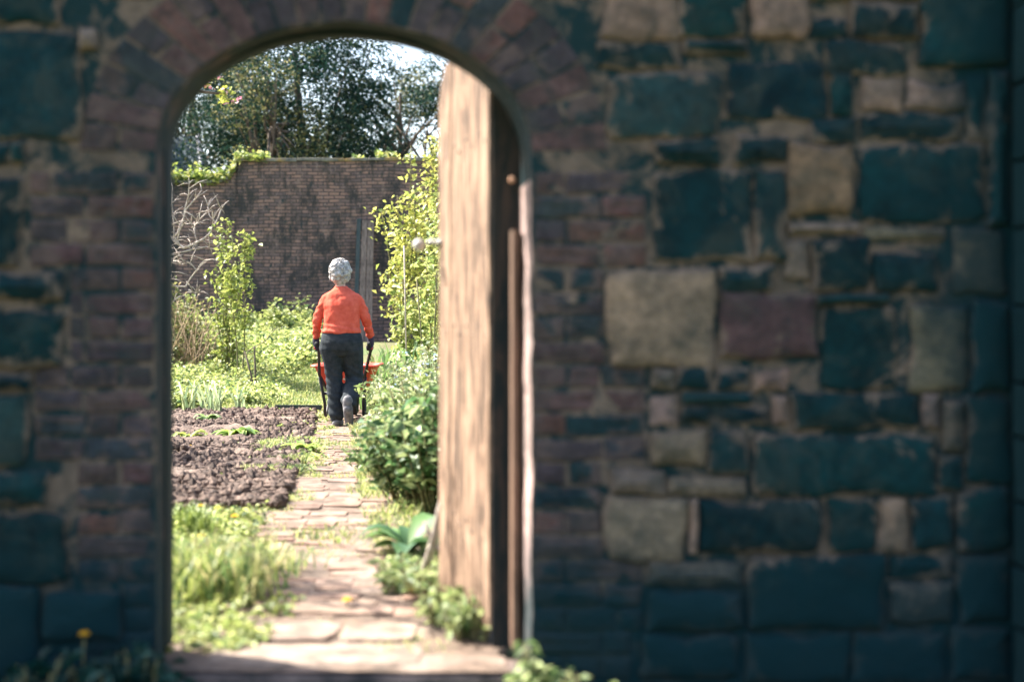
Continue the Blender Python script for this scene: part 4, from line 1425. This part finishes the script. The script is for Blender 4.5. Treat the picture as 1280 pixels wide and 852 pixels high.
# long grass tussocks, each a plant
def tussock(label, x, y, n, h, w=0.009, lean=1.1, pal=GR, name="grass_tussock", rad=0.10, group=None, cat="grass tuft"):
    z = float(gz(x, y))
    b = np.c_[x + rg.normal(0, rad, n), y + rg.normal(0, rad, n), np.full(n, z - .01)]
    V, F, C = blades(b, h * rg.uniform(0.5, 1.15, n), lean * rg.uniform(0.2, 1.0, n), w, pal)
    return tag(arr_mesh(name, V, F, C, MAT['leaf'], origin=(x, y, z)), label, cat, group)
gt = "long grass tussocks by the path"
tussock("largest arching grass tussock beside the path, closest to the doorway on the left", sx_(275, 5.6), 5.6, 520, 0.23, group=gt)
tussock("grass tussock leaning over the left path edge behind the largest one", sx_(318, 6.15), 6.15, 330, 0.14, group=gt)
tussock("dark green grass tuft against the left jamb at the lawn's back edge", sx_(222, 7.2), 7.2, 260, 0.17, group=gt, pal=[(G_MID, 2), (G_BRI, 1)])
tussock("grass tuft in the middle of the left lawn among dandelions", sx_(250, 6.4), 6.4, 380, 0.14, group=gt)
tussock("small grass tuft growing through the paving of the path", sx_(402, 7.0), 7.0, 90, 0.07, group=gt)
IRIS = [((0.12, 0.22, 0.07), 3), ((0.20, 0.30, 0.09), 2), ((0.07, 0.14, 0.05), 1)]
tussock("dense clump of dark upright iris leaves right of the woman", sx_(496, 16.2), 16.2, 170, 0.75, 0.035, 0.6, IRIS, "iris_clump", 0.22, cat="iris clump")
tussock("clump of pale arching strap leaves beside the iris next to the door", sx_(533, 15.6), 15.6, 120, 0.62, 0.028, 1.2, [((0.30, 0.36, 0.16), 3), ((0.20, 0.28, 0.10), 1)], "day_lily_clump", 0.16, cat="lily clump")
LEEK = [((0.24, 0.34, 0.20), 3), ((0.32, 0.40, 0.22), 2)]
lk = ["leek with drooping leaves nearest the left jamb at the soil's back edge", "upright leek second from the left jamb", "leek in the middle of the row behind the soil", "tall leek near the right end of the row", "last leek of the row, farthest right"]
for i, px in enumerate((232, 250, 270, 281, 296)):
    tussock(lk[i], sx_(px, 15.9), 15.8 + rnd.uniform(-.2, .3), 12, 0.40, 0.026, 0.8, LEEK, "leek_plant", 0.025, "leeks behind the soil bed", "leek")

# leafy individual plants
def leafy(name, label, x, y, r, h, n, leaf, pal, group=None, cat="plant", stems=12, asp=0.5, z=None):
    z = float(gz(x, y)) if z is None else z
    root = empty(name, (x, y, z), label, cat, group)
    tm = MB()
    Cs, Ax = [], []
    for s in range(stems):
        a = rnd.uniform(0, 2 * math.pi)
        rr = r * rnd.uniform(0.1, 1.0)
        hh = h * rnd.uniform(0.55, 1.05) * (1 - 0.35 * (rr / r) ** 2)
        b = Vector((x + math.cos(a) * rr * .35, y + math.sin(a) * rr * .35, z - .02))
        t = Vector((x + math.cos(a) * rr, y + math.sin(a) * rr, z + hh))
        pth = branch_path(b, t, 0.03, 4, 0.05)
        tm.tube(pth, [0.006, .005, .005, .004, .002], 4)
        for k in range(n // stems):
            u = rnd.uniform(0.15, 1.0) ** 0.7 * 3.99
            i = int(u)
            p = pth[i].lerp(pth[i + 1], u - i)
            a2 = rnd.uniform(0, 2 * math.pi)
            o = Vector((math.cos(a2), math.sin(a2), rnd.uniform(-.2, .5))) * leaf * rnd.uniform(0.4, 1.1)
            Cs.append(tuple(p + o)); Ax.append(tuple(o.normalized()))
    tm.build("stem", MAT['stem'], root)
    V, F, C = leaf_arrays(np.array(Cs), leaf, pal, axis=np.array(Ax), aspect=asp, up=0.6)
    arr_mesh("foliage", V, F, C, MAT['leaf'], root)
    return root
DK = [((0.045, 0.11, 0.04), 3), ((0.11, 0.19, 0.075), 3), ((0.24, 0.32, 0.15), 2)]
MG = [((0.20, 0.28, 0.10), 3), ((0.30, 0.37, 0.17), 3), ((0.10, 0.17, 0.06), 2)]
PB = [((0.27, 0.34, 0.19), 3), ((0.36, 0.42, 0.28), 3), ((0.12, 0.19, 0.09), 2)]
leafy("comfrey_bush", "dark glossy leaved bush bulging over the path in front of the pale border", sx_(520, 8.3), 8.3, 0.38, 0.58, 2300, 0.070, DK, cat="bush", stems=60)
leafy("comfrey_bush", "dark leaved bush tucked against the open door's far edge", sx_(553, 8.0), 8.0, 0.42, 0.72, 1200, 0.095, DK, cat="bush", stems=50)
bl = [("pale green border plant just above the dark bush on the path side", 522, 9.6, .34, .60, MG), ("pale green border plant behind the dark bush next to the door", 530, 9.4, .45, .78, MG),
      ("grey green border plant halfway up the border on its path side", 510, 11.2, .36, .52, PB), ("grey green border plant halfway up the border by the door", 533, 11, .5, .86, PB),
      ("bushy border plant by the woman's lifted foot", 503, 13.0, .33, .40, PB), ("tall bushy border plant between the woman and the door", 512, 12.8, .5, .72, MG),
      ("border plant partly hidden behind the door edge", 552, 12.6, .5, .88, MG), ("border plant just right of the wheelbarrow", 524, 14.6, .40, .55, MG), ("pale border plant below the iris clump", 525, 14.3, .5, .66, PB),
      ("broad border plant behind the open door", 600, 10.5, .7, .8, MG), ("large border plant farther along behind the open door", 610, 14, .8, .8, PB),
      ("low light green plant spilling onto the path below the border", 470, 10.2, .16, .16, MG)]
for lab, px, D, r, h, pal in bl:
    leafy("border_plant", lab, sx_(px, D), D, r, h, int(1300 * (r / .4)), 0.055 if pal is PB else 0.066, pal, "plants of the right-hand border", "plant", stems=int(70 * r / .4))
# small blue flowers in the border
C = []
for _ in range(260):
    lab, px, D, r, h, pal = rnd.choice(bl[2:9])
    C.append((sx_(px, D) + rnd.gauss(0, r * .35), D + rnd.gauss(-.1, r * .4), float(gz(0, D)) + h * rnd.uniform(.55, .95)))
C = np.array(C)
C = C[C[:, 0] > -0.085 * C[:, 1]]
V, F, Cc = leaf_arrays(C, 0.03, [((0.35, 0.45, 0.70), 3), ((0.55, 0.6, 0.75), 1)], aspect=1.0)
tag(arr_mesh("forget_me_nots", V, F, Cc, MAT['petal']), "haze of tiny pale blue flowers over the right border", "flowers", kind="stuff")
for i, (px, py, D) in enumerate(((466, 528, 11.0), (476, 535, 10.8))):
    q = P(px, py, D)
    r_ = empty("red_flower", (q.x, q.y, q.z - 0.35), ["dark red flower head on the left of a pair in the border", "dark red flower head on the right of a pair in the border"][i], "flower", "pair of dark red flowers in the border")
    mb = MB(); mb.tube([(q.x, q.y, q.z - .38), (q.x, q.y, q.z)], .004, 5); mb.build("stem", MAT['stem'], r_)
    C = np.array(q) + rg.normal(0, 0.02, (40, 3))
    V, F, Cc = leaf_arrays(C, 0.035, [((0.22, 0.05, 0.05), 1), ((0.14, 0.03, 0.04), 1)], aspect=.8)
    arr_mesh("petals", V, F, Cc, MAT['petal'], r_)

# rosette plants (rhubarb-like, dock)
def rosette(name, label, x, y, n, L, wd, pal, cat, group=None, rise=0.5):
    z = float(gz(x, y)) + .02
    parts = []
    K = 5
    for s in range(n):
        a = rnd.uniform(0, 2 * math.pi)
        l = L * rnd.uniform(.6, 1.1)
        up = rise * rnd.uniform(.5, 1.3)
        col = np.array(rnd.choice(pal)) * rnd.uniform(.8, 1.2)
        d = np.array([math.cos(a), math.sin(a), 0]); sd = np.array([-d[1], d[0], 0])
        V = []
        for k in range(K + 1):
            t = k / K
            w = wd * math.sin(math.pi * min(1, .12 + t * .86)) * (1 + .15 * rnd.uniform(-1, 1))
            c = np.array([x, y, z]) + d * l * t + np.array([0, 0, up * l * (t * 1.6 - t * t * 1.3)])
            V += [c - sd * w / 2 + [0, 0, w * .18], c, c + sd * w / 2 + [0, 0, w * .18]]
        F = []
        for k in range(K):
            for j in range(2):
                b = k * 3 + j
                F += [[b, b + 1, b + 4], [b, b + 4, b + 3]]
        parts.append((np.array(V), np.array(F), np.tile(col, (len(V), 1))))
    V, F, C = joinarr(parts)
    return tag(arr_mesh(name, V, F, C, MAT['leaf'], origin=(x, y, z), smooth=True), label, cat, group)
RP = [(0.20, 0.32, 0.07), (0.27, 0.37, 0.09), (0.12, 0.22, 0.05)]
rosette("broad_leaved_plant", "low clump of broad green leaves in the middle of the soil bed", sx_(300, 12.6), 12.5, 26, .22, .09, RP, "plant", rise=.9)
rosette("broad_leaved_plant", "small yellow green clump left of the larger one in the soil bed", sx_(238, 12.4), 12.3, 18, .17, .07, [(0.30, 0.36, 0.09), (0.22, 0.30, 0.07)], "plant", rise=.8)
rosette("broad_leaved_plant", "flat leafy clump where the soil bed meets the path", sx_(378, 11.4), 11.4, 26, .20, .07, RP, "plant", rise=.7)
rosette("broad_leaved_plant", "low grey green clump at the back of the soil below the leeks", sx_(258, 14.6), 14.6, 26, .18, .06, [(0.16, 0.25, 0.10), (0.2, .3, .12)], "plant", rise=.7)
rosette("dock_plant", "large glossy dock leaves lying by the path beside the leaning stick", sx_(512, 6.5), 6.5, 14, .30, .11, [(0.05, 0.12, 0.045), (0.10, 0.20, 0.06)], "dock", rise=.8)
wl = [("leafy weeds at the foot of the open door's near edge", 590, 4.95, .14, .17), ("pale weeds along the door's lower edge, middle of the row", 560, 5.15, .16, .16), ("weeds with a yellow flower farther along the door's foot", 520, 5.6, .2, .14), ("weeds below the dock leaves at the path edge", 500, 5.9, .16, .12)]
for lab, px, D, r, h in wl:
    leafy("weed_clump", lab, sx_(px, D), D, r, h, 240, .04, MG, "weeds at the foot of the door", "weed", stems=24)

# dandelions
def dandelion(label, x, y, h=0.1, r=0.02, z=None):
    z = float(gz(x, y)) if z is None else z
    root = empty("dandelion", (x, y, z), label, "dandelion", "dandelions in the grass")
    mb = MB(); mb.tube([(x, y, z - .01), (x + .01, y, z + h)], .003, 5); mb.build("stem", MAT['stem'], root)
    mb = MB()
    for ring, (nn, L, u) in enumerate(((16, r, .15), (14, r * .8, .5), (10, r * .5, .9))):
        for k in range(nn):
            a = 2 * math.pi * (k + ring * .3) / nn
            d = Vector((math.cos(a), math.sin(a), u)).normalized() * L
            s = Vector((-math.sin(a), math.cos(a), 0)) * L * .16
            c = Vector((x + .01, y, z + h + ring * .002))
            mb.add([c, c + d * .6 + s, c + d, c + d * .6 - s], [(0, 1, 2), (0, 2, 3)], (0.75, 0.47, 0.02))
    mb.build("flower_head", MAT['petal'], root)
dl = [(249, 680, 6.9, "dandelion at the centre back of the lawn"), (222, 697, 6.6, "dandelion near the left jamb, behind the big tussock"), (291, 664, 7.5, "dandelion farthest back and right on the lawn"), (249, 722, 6.0, "dandelion low in the grass in front of the centre one"),
      (228, 716, 5.9, "dandelion beside the white flower by the left jamb"), (248, 648, 7.9, "dandelion at the soil edge on the left"), (271, 648, 7.8, "dandelion at the soil edge right of the left one"), (236, 590, 11.5, "dandelion in the small yellow green clump on the soil"), (431, 762, 5.35, "tiny dandelion in the paving of the path"), (515, 743, 5.5, "dandelion in the weeds by the open door")]
for px, py, D, lab in dl:
    q = P(px, py, D)
    zg = float(gz(q.x, q.y))
    dandelion(lab, q.x, q.y, max(.04, q.z - zg), .026 if D < 8 else .022)
q = P(101, 793, 4.22)
dandelion("lone yellow dandelion glowing in the shade at the bottom left", q.x, q.y, q.z + .13, .022, -.13)

# plants outside, in the wall's shade
SH = [((0.004, 0.038, 0.032), 3), ((0.008, 0.05, 0.036), 2)]  # weed greens darkened, the wall's shade painted in
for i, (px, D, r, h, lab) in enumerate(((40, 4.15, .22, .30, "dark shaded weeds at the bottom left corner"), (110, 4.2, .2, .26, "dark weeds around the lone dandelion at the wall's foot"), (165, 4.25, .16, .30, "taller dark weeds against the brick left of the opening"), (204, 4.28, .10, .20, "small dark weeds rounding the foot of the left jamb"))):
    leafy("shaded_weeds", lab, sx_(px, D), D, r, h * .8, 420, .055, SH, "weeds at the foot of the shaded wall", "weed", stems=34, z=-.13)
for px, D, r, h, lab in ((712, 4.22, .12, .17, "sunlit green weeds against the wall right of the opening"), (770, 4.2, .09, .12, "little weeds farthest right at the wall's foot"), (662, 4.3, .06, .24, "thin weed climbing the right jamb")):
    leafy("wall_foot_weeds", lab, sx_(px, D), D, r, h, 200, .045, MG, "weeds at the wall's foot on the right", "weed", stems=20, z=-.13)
# outside turf
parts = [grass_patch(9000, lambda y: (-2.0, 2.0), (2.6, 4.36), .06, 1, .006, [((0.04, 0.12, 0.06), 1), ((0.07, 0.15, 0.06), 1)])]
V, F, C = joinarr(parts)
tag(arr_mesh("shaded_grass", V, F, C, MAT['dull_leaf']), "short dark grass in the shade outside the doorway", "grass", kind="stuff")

# sticks propping the door
st = MB()
a, b, c = P(526, 728, 5.75), P(553, 640, 5.55), P(541, 680, 5.65)
st.tube([a, c, b + Vector((0, 0, .05))], [.017, .018, .014], 8)
st.tube([c, c + Vector((-.03, -.02, .09))], [.013, .007], 6)
st.tube([c + Vector((0, 0, .0)), c + Vector((.045, -.01, -.03))], [.012, .006], 6)
tag(st.build("forked_stick", MAT['pale_bark'], origin=a), "grey forked stick propped against the far edge of the open door", "stick")
st = MB()
st.tube([P(566, 800, 4.95), P(576, 768, 4.95)], [.009, .008], 6)
tag(st.build("pale_peg", noise_mat("pale_peg_wood", (0.55, 0.5, 0.45), (0.7, 0.66, 0.6), 10), origin=P(566, 800, 4.95)), "short pale peg sticking out of the weeds under the door", "peg")

rnd.seed(5); rg = np.random.default_rng(5)
# ------------------------------------------------------------------ the woman
PD = 14.0
px0 = (427 - 640) / FPX * PD
def H(x, y, z): return Vector((px0 + x, PD + y, z))   # local metres, y away from camera
def remesh(mb, name, mat, parent, voxel, smooth=4, disp=None, sm_f=0.6):
    me = bpy.data.meshes.new("tmp")
    me.from_pydata(mb.v, [], mb.f)
    ob = bpy.data.objects.new("tmp", me)
    COL.objects.link(ob)
    r = ob.modifiers.new("r", 'REMESH'); r.mode = 'VOXEL'; r.voxel_size = voxel
    s = ob.modifiers.new("s", 'SMOOTH'); s.iterations = smooth; s.factor = sm_f
    dg = bpy.context.evaluated_depsgraph_get()
    m2 = bpy.data.meshes.new_from_object(ob.evaluated_get(dg))
    bpy.data.objects.remove(ob)
    if disp:
        for v in m2.vertices:
            n_ = v.normal if hasattr(v, 'normal') else Vector((0, 0, 1))
            v.co += n_ * disp(v.co)
    m2.name = name
    m2.materials.clear()
    m2.materials.append(mat)
    for p in m2.polygons: p.use_smooth = True
    o = bpy.data.objects.new(name, m2)
    COL.objects.link(o)
    m2.transform(Matrix.Translation(-parent.location))
    o.parent = parent
    return o
wo = empty("person", H(0, 0, 0), "silver haired person in an orange jumper and dark trousers pushing the wheelbarrow up the path", "person")
skin = noise_mat("skin", (0.52, 0.30, 0.22), (0.60, 0.36, 0.27), 20, rough=0.55, bump=0)
jumper = noise_mat("orange_wool", (0.56, 0.085, 0.05), (0.70, 0.135, 0.085), 14, rough=0.95, bump=0.25, bscale=160, spec=0.1)
denim = noise_mat("dark_cotton", (0.020, 0.026, 0.030), (0.040, 0.046, 0.052), 18, rough=0.9, bump=0.25, bscale=120, spec=0.15)
glovem = noise_mat("navy_glove", (0.025, 0.02, 0.04), (0.05, 0.04, 0.07), 30, rough=0.8, bump=0.2)
gred = noise_mat("red_glove_patch", (0.5, 0.05, 0.06), (0.6, 0.08, 0.08), 30, rough=0.7, bump=0)
hairm = noise_mat("silver_hair", (0.40, 0.37, 0.35), (0.80, 0.77, 0.74), 45, rough=0.7, bump=0.8, bscale=90, bdist=0.02)
bootm = noise_mat("grey_boot", (0.09, 0.09, 0.10), (0.20, 0.19, 0.19), 20, rough=0.8)
# joints
neck, headc = H(-0.02, 0.07, 1.40), H(-0.025, 0.095, 1.515)
shL, shR = H(-0.165, 0.04, 1.275), H(0.158, 0.04, 1.268)
elL, elR = H(-0.245, 0.05, 1.06), H(0.245, 0.05, 1.055)
wrL, wrR = H(-0.272, 0.15, 0.875), H(0.272, 0.15, 0.875)
hipL, hipR = H(-0.095, -0.01, 0.88), H(0.10, -0.01, 0.88)
knL, knR = H(-0.075, 0.02, 0.475), H(0.115, 0.10, 0.47)
anL, anR = H(-0.045, -0.03, 0.09), H(0.085, -0.20, 0.235)
# body: one continuous surface
b = MB()
tor = [(H(0, -.01, .80), .15, .10), (H(0, -.01, .90), .165, .115), (H(0, 0, 1.0), .145, .10), (H(0, .01, 1.10), .14, .10), (H(0, .03, 1.20), .145, .10), (H(-.005, .04, 1.27), .12, .08), (H(-.01, .05, 1.32), .07, .06), (H(-.015, .06, 1.38), .05, .05)]
b.loft(tor, 20)
b.limb([H(-.015, .055, 1.34), neck, headc - Vector((0, 0, .02))], [.055, .05, .05])
b.ball(headc, (.074, .092, .108), n=18)
b.ball(headc + Vector((0, .035, -.055)), (.055, .06, .055), n=12)       # jaw
b.limb([headc + Vector((0, .088, .005)), headc + Vector((0, .112, -.022))], [.010, .014], 8)   # nose
for s in (-1, 1):
    b.ball(headc + Vector((s * .078, .0, -.015)), (.010, .020, .030), n=10)   # ears
    b.limb([headc + Vector((s * .012, .094, -.055)), headc + Vector((s * .022, .088, -.057))], [.008, .006], 6)  # lips
for sh, el, wr in ((shL, elL, wrL), (shR, elR, wrR)):
    b.limb([sh - Vector((0, 0, .02)), sh.lerp(el, .5), el], [.040, .038, .034]); b.limb([el, el.lerp(wr, .4), wr], [.038, .036, .025])
for hp, kn, an in ((hipL, knL, anL), (hipR, knR, anR)):
    b.limb([hp, hp.lerp(kn, .5), kn], [.085, .07, .052]); b.limb([kn, kn.lerp(an, .35), an], [.052, .052, .034])
    f = Vector((0, .09, -.03)) if an is anL else Vector((0, .05, -.08))
    b.limb([an, an + f], [.032, .024])
body = remesh(b, "body", skin, wo, .009, 3)
# eyes
e = MB()
eyem = noise_mat("eye", (0.05, 0.05, 0.05), (0.08, 0.07, 0.06), 5, rough=.2, bump=0)
for s in (-1, 1):
    e = MB()
    e.ball(headc + Vector((s * .03, .082, .008)), .011, n=8)
    e.build("eye", eyem, wo)
# hair: short and curly
h = MB()
h.ball(headc + Vector((0, -.016, .03)), (.092, .098, .105), n=18)
h.ball(headc + Vector((0, -.045, -.03)), (.078, .065, .090), n=14)
for _ in range(105):
    d = Vector(unit(1)[0])
    if d.y > .45 and d.z < .55: continue
    if d.z < -.75: continue
    c = headc + Vector((d.x * .094, d.y * .10 - .016, d.z * .108 + .028))
    if d.z < -.2: c.y -= .008
    h.ball(c, rnd.uniform(.014, .034), n=8)
hair = remesh(h, "hair", noise_mat("silver_hair", (0.20, 0.19, 0.185), (0.62, 0.59, 0.56), 28, rough=0.8, bump=0.8, bscale=90, bdist=0.02), wo, .005, 1)
d = unit(1500)
d = d[~((d[:, 1] > .42) & (d[:, 2] < .5)) & (d[:, 2] > -.72)]
c = np.array(headc) + np.c_[d[:, 0] * .096, d[:, 1] * .102 - .016, d[:, 2] * .112 + .028] * rg.uniform(.96, 1.13, (len(d), 1))
ax = np.cross(d, unit(len(d))) + d * rg.uniform(.1, 1.1, (len(d), 1))
V, F, C = leaf_arrays(c, .058, [((0.58, 0.55, 0.52), 3), ((0.46, 0.44, 0.42), 2), ((0.34, 0.32, 0.31), 1), ((0.68, 0.65, 0.62), 1)], nrm=d, axis=ax, aspect=.30, fold=.1)
curls = arr_mesh("curls", V, F, C, MAT['petal'])
curls.data.transform(Matrix.Translation(-wo.location))
curls.parent = hair
# jumper
def folds(co):
    l = co - wo.location
    s = 0.010 * noise.noise((l.x * 11 + l.z * 8, l.y * 11, l.z * 7 - l.x * 6)) + 0.004 * noise.noise((l.x * 30, l.y * 20, l.z * 26))
    if l.z < 1.02: s += 0.004 * math.sin(l.z * 110 + 3 * math.sin(l.x * 9))
    if abs(l.x) > .2: s += 0.003 * math.sin(l.z * 95 + l.y * 60)
    return s
j = MB()
tj = [(H(.0, -.01, .930), .198, .135), (H(.0, -.01, .955), .196, .135), (H(0, -.005, 1.02), .176, .122), (H(0, .005, 1.12), .172, .122), (H(0, .02, 1.20), .182, .124), (H(-.003, .035, 1.26), .186, .114), (H(-.006, .045, 1.31), .165, .098), (H(-.012, .055, 1.352), .108, .078), (H(-.016, .060, 1.385), .066, .062), (H(-.016, .062, 1.395), .060, .056)]
j.loft(tj, 24)
for s, sh, el, wr in ((-1, shL, elL, wrL), (1, shR, elR, wrR)):
    j.limb([sh - Vector((s * .02, 0, 0)), sh.lerp(el, .5), el], [.060, .054, .047], 14)
    j.limb([el, el.lerp(wr, .45), el.lerp(wr, .86)], [.047, .045, .037], 14)
remesh(j, "jumper", jumper, wo, .0085, 3, folds)
# trousers
def tfold(co):
    l = co - wo.location
    s = 0.005 * noise.noise((l.x * 12, l.y * 12, l.z * 5)) 
    if l.z < .35: s += 0.005 * math.sin(l.z * 70 + l.x * 25)
    if .4 < l.z < .62: s += .003 * math.sin(l.z * 90 + l.x * 60)
    return s
t = MB()
t.loft([(H(0.005, -.015, .71), .10, .09), (H(.005, -.02, .77), .205, .13), (H(.005, -.025, .84), .212, .142), (H(.003, -.015, .92), .196, .130), (H(0, -.01, .945), .180, .118)], 24)
t.limb([hipL + Vector((-.005, -.01, -.08)), hipL.lerp(knL, .55), knL + Vector((0, 0, .02)), knL.lerp(anL, .5), anL + Vector((0, 0, .035))], [.120, .102, .082, .080, .076], 16)
t.limb([hipR + Vector((.0, -.01, -.08)), hipR.lerp(knR, .55), knR], [.118, .104, .088], 16)
t.limb([knR, knR.lerp(anR, .5), anR.lerp(knR, .12)], [.088, .084, .078], 16)
remesh(t, "trousers", denim, wo, .0085, 3, tfold)
# pocket seams on the seat
for s in (-1, 1):
    pk = MB()
    pk.box(H(s * .085, -.163, .865), (.085, .006, .004), Matrix.Rotation(-s * .1, 3, 'Y'))
    pk.build("pocket_seam", denim, wo)
# boots
def boot(an, toe, name="boot"):
    q = MB()
    d = (toe - an).normalized()
    q.limb([an + Vector((0, -.01, .05)), an, an + d * .03 - Vector((0, 0, .02))], [.052, .052, .05], 12)
    q.limb([an + Vector((0, -.02, -.035)), an + d * .12 + Vector((0, 0, -.02)) * .5, toe], [.046, .048, .040], 12)
    return q
q = boot(anL, H(-.035, .16, .045))
for v in range(len(q.v)):
    x_, y_, z_ = q.v[v]
    q.v[v] = (x_, y_, max(z_, .004))
bo = remesh(q, "boot", bootm, wo, .008, 2)
q = boot(anR, H(.09, -.13, .045) + Vector((0, .02, .0)))
remesh(q, "boot", bootm, wo, .008, 2)
sl_ = MB()
sl_.loft([(H(-.04, .055, .0), .048, .145), (H(-.04, .055, .016), .050, .148)], 18)
sl_.build("sole", noise_mat("pale_sole", (0.16, 0.15, 0.14), (0.24, 0.22, 0.2), 20, bump=.2), wo)
# gloved hands closed round the handles
hdir = Vector((0, .78, -.30)).normalized()
grips = []
for s, wr in ((-1, wrL), (1, wrR)):
    g = MB()
    palm = wr + Vector((0, .015, -.052))
    g.limb([wr + Vector((0, -.005, .015)), wr + Vector((0, .005, -.03)), palm], [.032, .036, .034], 10)
    axis = hdir
    gc = palm + Vector((-s * .012, .008, -.03))
    side_ = Vector((s, 0, 0))
    downv = axis.cross(side_).normalized()
    if downv.z > 0: downv = -downv
    for k, (off, fr_) in enumerate(((-.036, .0098), (-.013, .0105), (.011, .0105), (.034, .0098))):
        c = gc + axis * off
        r_ = .026 + (.002 if k in (1, 2) else 0)
        pts_ = [c + side_ * r_ * math.cos(a) + downv * r_ * math.sin(a) for a in (R(-50), R(0), R(45), R(95), R(140), R(175))]
        g.limb(pts_, [fr_ * 1.15, fr_ * 1.12, fr_ * 1.08, fr_, fr_ * .95, fr_ * .9], 8)
        g.limb([palm + axis * off * .7, pts_[0]], [fr_ * 1.4, fr_ * 1.2], 8)
    tb = gc + axis * .03
    g.limb([palm + axis * .015 - side_ * .012, tb - side_ * .030 + Vector((0, 0, .012)), tb + axis * .02 - side_ * .028 - Vector((0, 0, .012))], [.016, .013, .011], 8)
    remesh(g, "glove", glovem, wo, .0045, 2)
    rp = MB()
    rp.ball(gc + side_ * .020 - Vector((0, .028, .008)), (.014, .010, .018), n=8)
    rp.build("glove_patch", gred, wo)
    grips.append(gc)

# ------------------------------------------------------------------ wheelbarrow
BY = 14.78
bxc = (430 - 640) / FPX * BY
wbx = empty("wheelbarrow", (bxc, BY, 0), "bright orange-red wheelbarrow with black handles and legs, pushed by the woman", "wheelbarrow")
tubm = noise_mat("orange_plastic_tub", (0.72, 0.065, 0.035), (0.80, 0.09, 0.045), 5, rough=0.45, bump=0.05, spec=0.5)
blk = noise_mat("black_painted_steel", (0.012, 0.012, 0.014), (0.03, 0.03, 0.033), 12, rough=0.5, bump=0.1)
rub = noise_mat("tyre_rubber", (0.02, 0.02, 0.02), (0.04, 0.04, 0.04), 20, rough=.9)
tb = MB()
def rrect(cx, cy, z, hx, hy, r, n=5):
    out = []
    for qx, qy, a0 in ((1, 1, 0), (-1, 1, 90), (-1, -1, 180), (1, -1, 270)):
        for k in range(n):
            an = R(a0 + 90 * k / (n - 1))
            out.append(Vector((cx + qx * (hx - r) + r * math.cos(an), cy + qy * (hy - r) + r * math.sin(an), z)))
    return out
ringsT = [rrect(bxc, BY + .38, .30, .19, .24, .06), rrect(bxc, BY + .37, .42, .245, .33, .07), rrect(bxc, BY + .36, .585, .315, .42, .08), rrect(bxc, BY + .36, .592, .345, .45, .09), rrect(bxc, BY + .36, .575, .350, .455, .09)]
inner = [rrect(bxc, BY + .36, .585, .300, .405, .08), rrect(bxc, BY + .37, .42, .232, .317, .07), rrect(bxc, BY + .38, .315, .18, .23, .06)]
seq = list(reversed(ringsT)) 
allr = [ringsT[0], ringsT[1], ringsT[2], ringsT[4], ringsT[3]] + inner
vs, fs = [], []
N = len(allr[0])
for rr_ in allr: vs += rr_
for i in range(len(allr) - 1):
    for k in range(N):
        k2 = (k + 1) % N
        fs.append((i * N + k, i * N + k2, (i + 1) * N + k2, (i + 1) * N + k))
fs.append(tuple(reversed(range(N))))
fs.append(tuple(range((len(allr) - 1) * N, len(allr) * N)))
tb.add(vs, fs, (1, 1, 1), 0, True)
tb.build("tub", tubm, wbx)
# handles: one tube each from the hand down under the tub to the wheel
for s, g in ((-1, grips[0]), (1, grips[1])):
    hb_ = MB()
    xh = g.x
    hb_.tube([g - hdir * .09, g, g + hdir * .10, Vector((bxc + s * .235, 14.62, .50)), Vector((bxc + s * .20, 14.85, .36)), Vector((bxc + s * .17, 15.15, .285)), Vector((bxc + s * .06, 15.72, .22))], .0165, 8)
    hb_.build("handle", blk, wbx)
    hb_ = MB()
    hb_.tube([g - hdir * .10, g + hdir * .07], .021, 10)
    hb_.build("grip", rub, wbx)
    lg = MB()
    lx = bxc + s * .20
    lg.tube([(bxc + s * .235, 14.66, .47), (lx - 0.0, 14.78, .20), (lx, 14.80, .085), (lx, 14.86, .06), (lx, 14.96, .09), (lx - s * .02, 15.10, .27)], .016, 8)
    lg.build("leg", blk, wbx)
br_ = MB()
br_.tube([(bxc - .22, 14.74, .30), (bxc + .22, 14.74, .30)], .016, 8)
br_.build("cross_brace", blk, wbx)
br_ = MB()
br_.box((bxc, 15.08, .285), (.36, .05, .02))
br_.build("tub_bracket", blk, wbx)
wh = MB()
wc = Vector((bxc, 15.72, .19))
vs, fs = [], []
for i in range(28):
    a = 2 * math.pi * i / 28
    for k in range(8):
        p = 2 * math.pi * k / 8
        r_ = .155 + .038 * math.cos(p)
        vs.append(wc + Vector((.040 * math.sin(p), r_ * math.cos(a), r_ * math.sin(a))))
for i in range(28):
    for k in range(8):
        fs.append((i * 8 + k, i * 8 + (k + 1) % 8, ((i + 1) % 28) * 8 + (k + 1) % 8, ((i + 1) % 28) * 8 + k))
wh.add(vs, fs, (1, 1, 1), 0, True)
wheel = wh.build("wheel", rub, wbx)
rm = MB()
rm.tube([wc - Vector((.02, 0, 0)), wc + Vector((.02, 0, 0))], .115, 18)
rm.tube([wc - Vector((.07, 0, 0)), wc + Vector((.07, 0, 0))], .014, 8)
o = rm.build("rim", tubm, wheel)
# load of compost
ld = MB()
for i in range(240):
    a, r_ = rnd.uniform(0, 6.28), rnd.uniform(0, 1) ** .5
    c = Vector((bxc + math.cos(a) * .25 * r_, BY + .37 + math.sin(a) * .33 * r_, .47 + .10 * (1 - r_ * r_) + rnd.uniform(-.02, .02)))
    ld.ball(c, rnd.uniform(.03, .06), n=6)
remesh(ld, "load_tmp", noise_mat("pale_compost_sack", (0.50, 0.43, 0.34), (0.68, 0.60, 0.50), 8), wbx, .02, 2)
lo = bpy.data.objects["load_tmp"]
lo.name = "sack"
w_ = lo.matrix_world.copy()
lo.parent = None
lo.location = wbx.location
tag(lo, "pale bulging sack lying in the orange wheelbarrow", "sack")
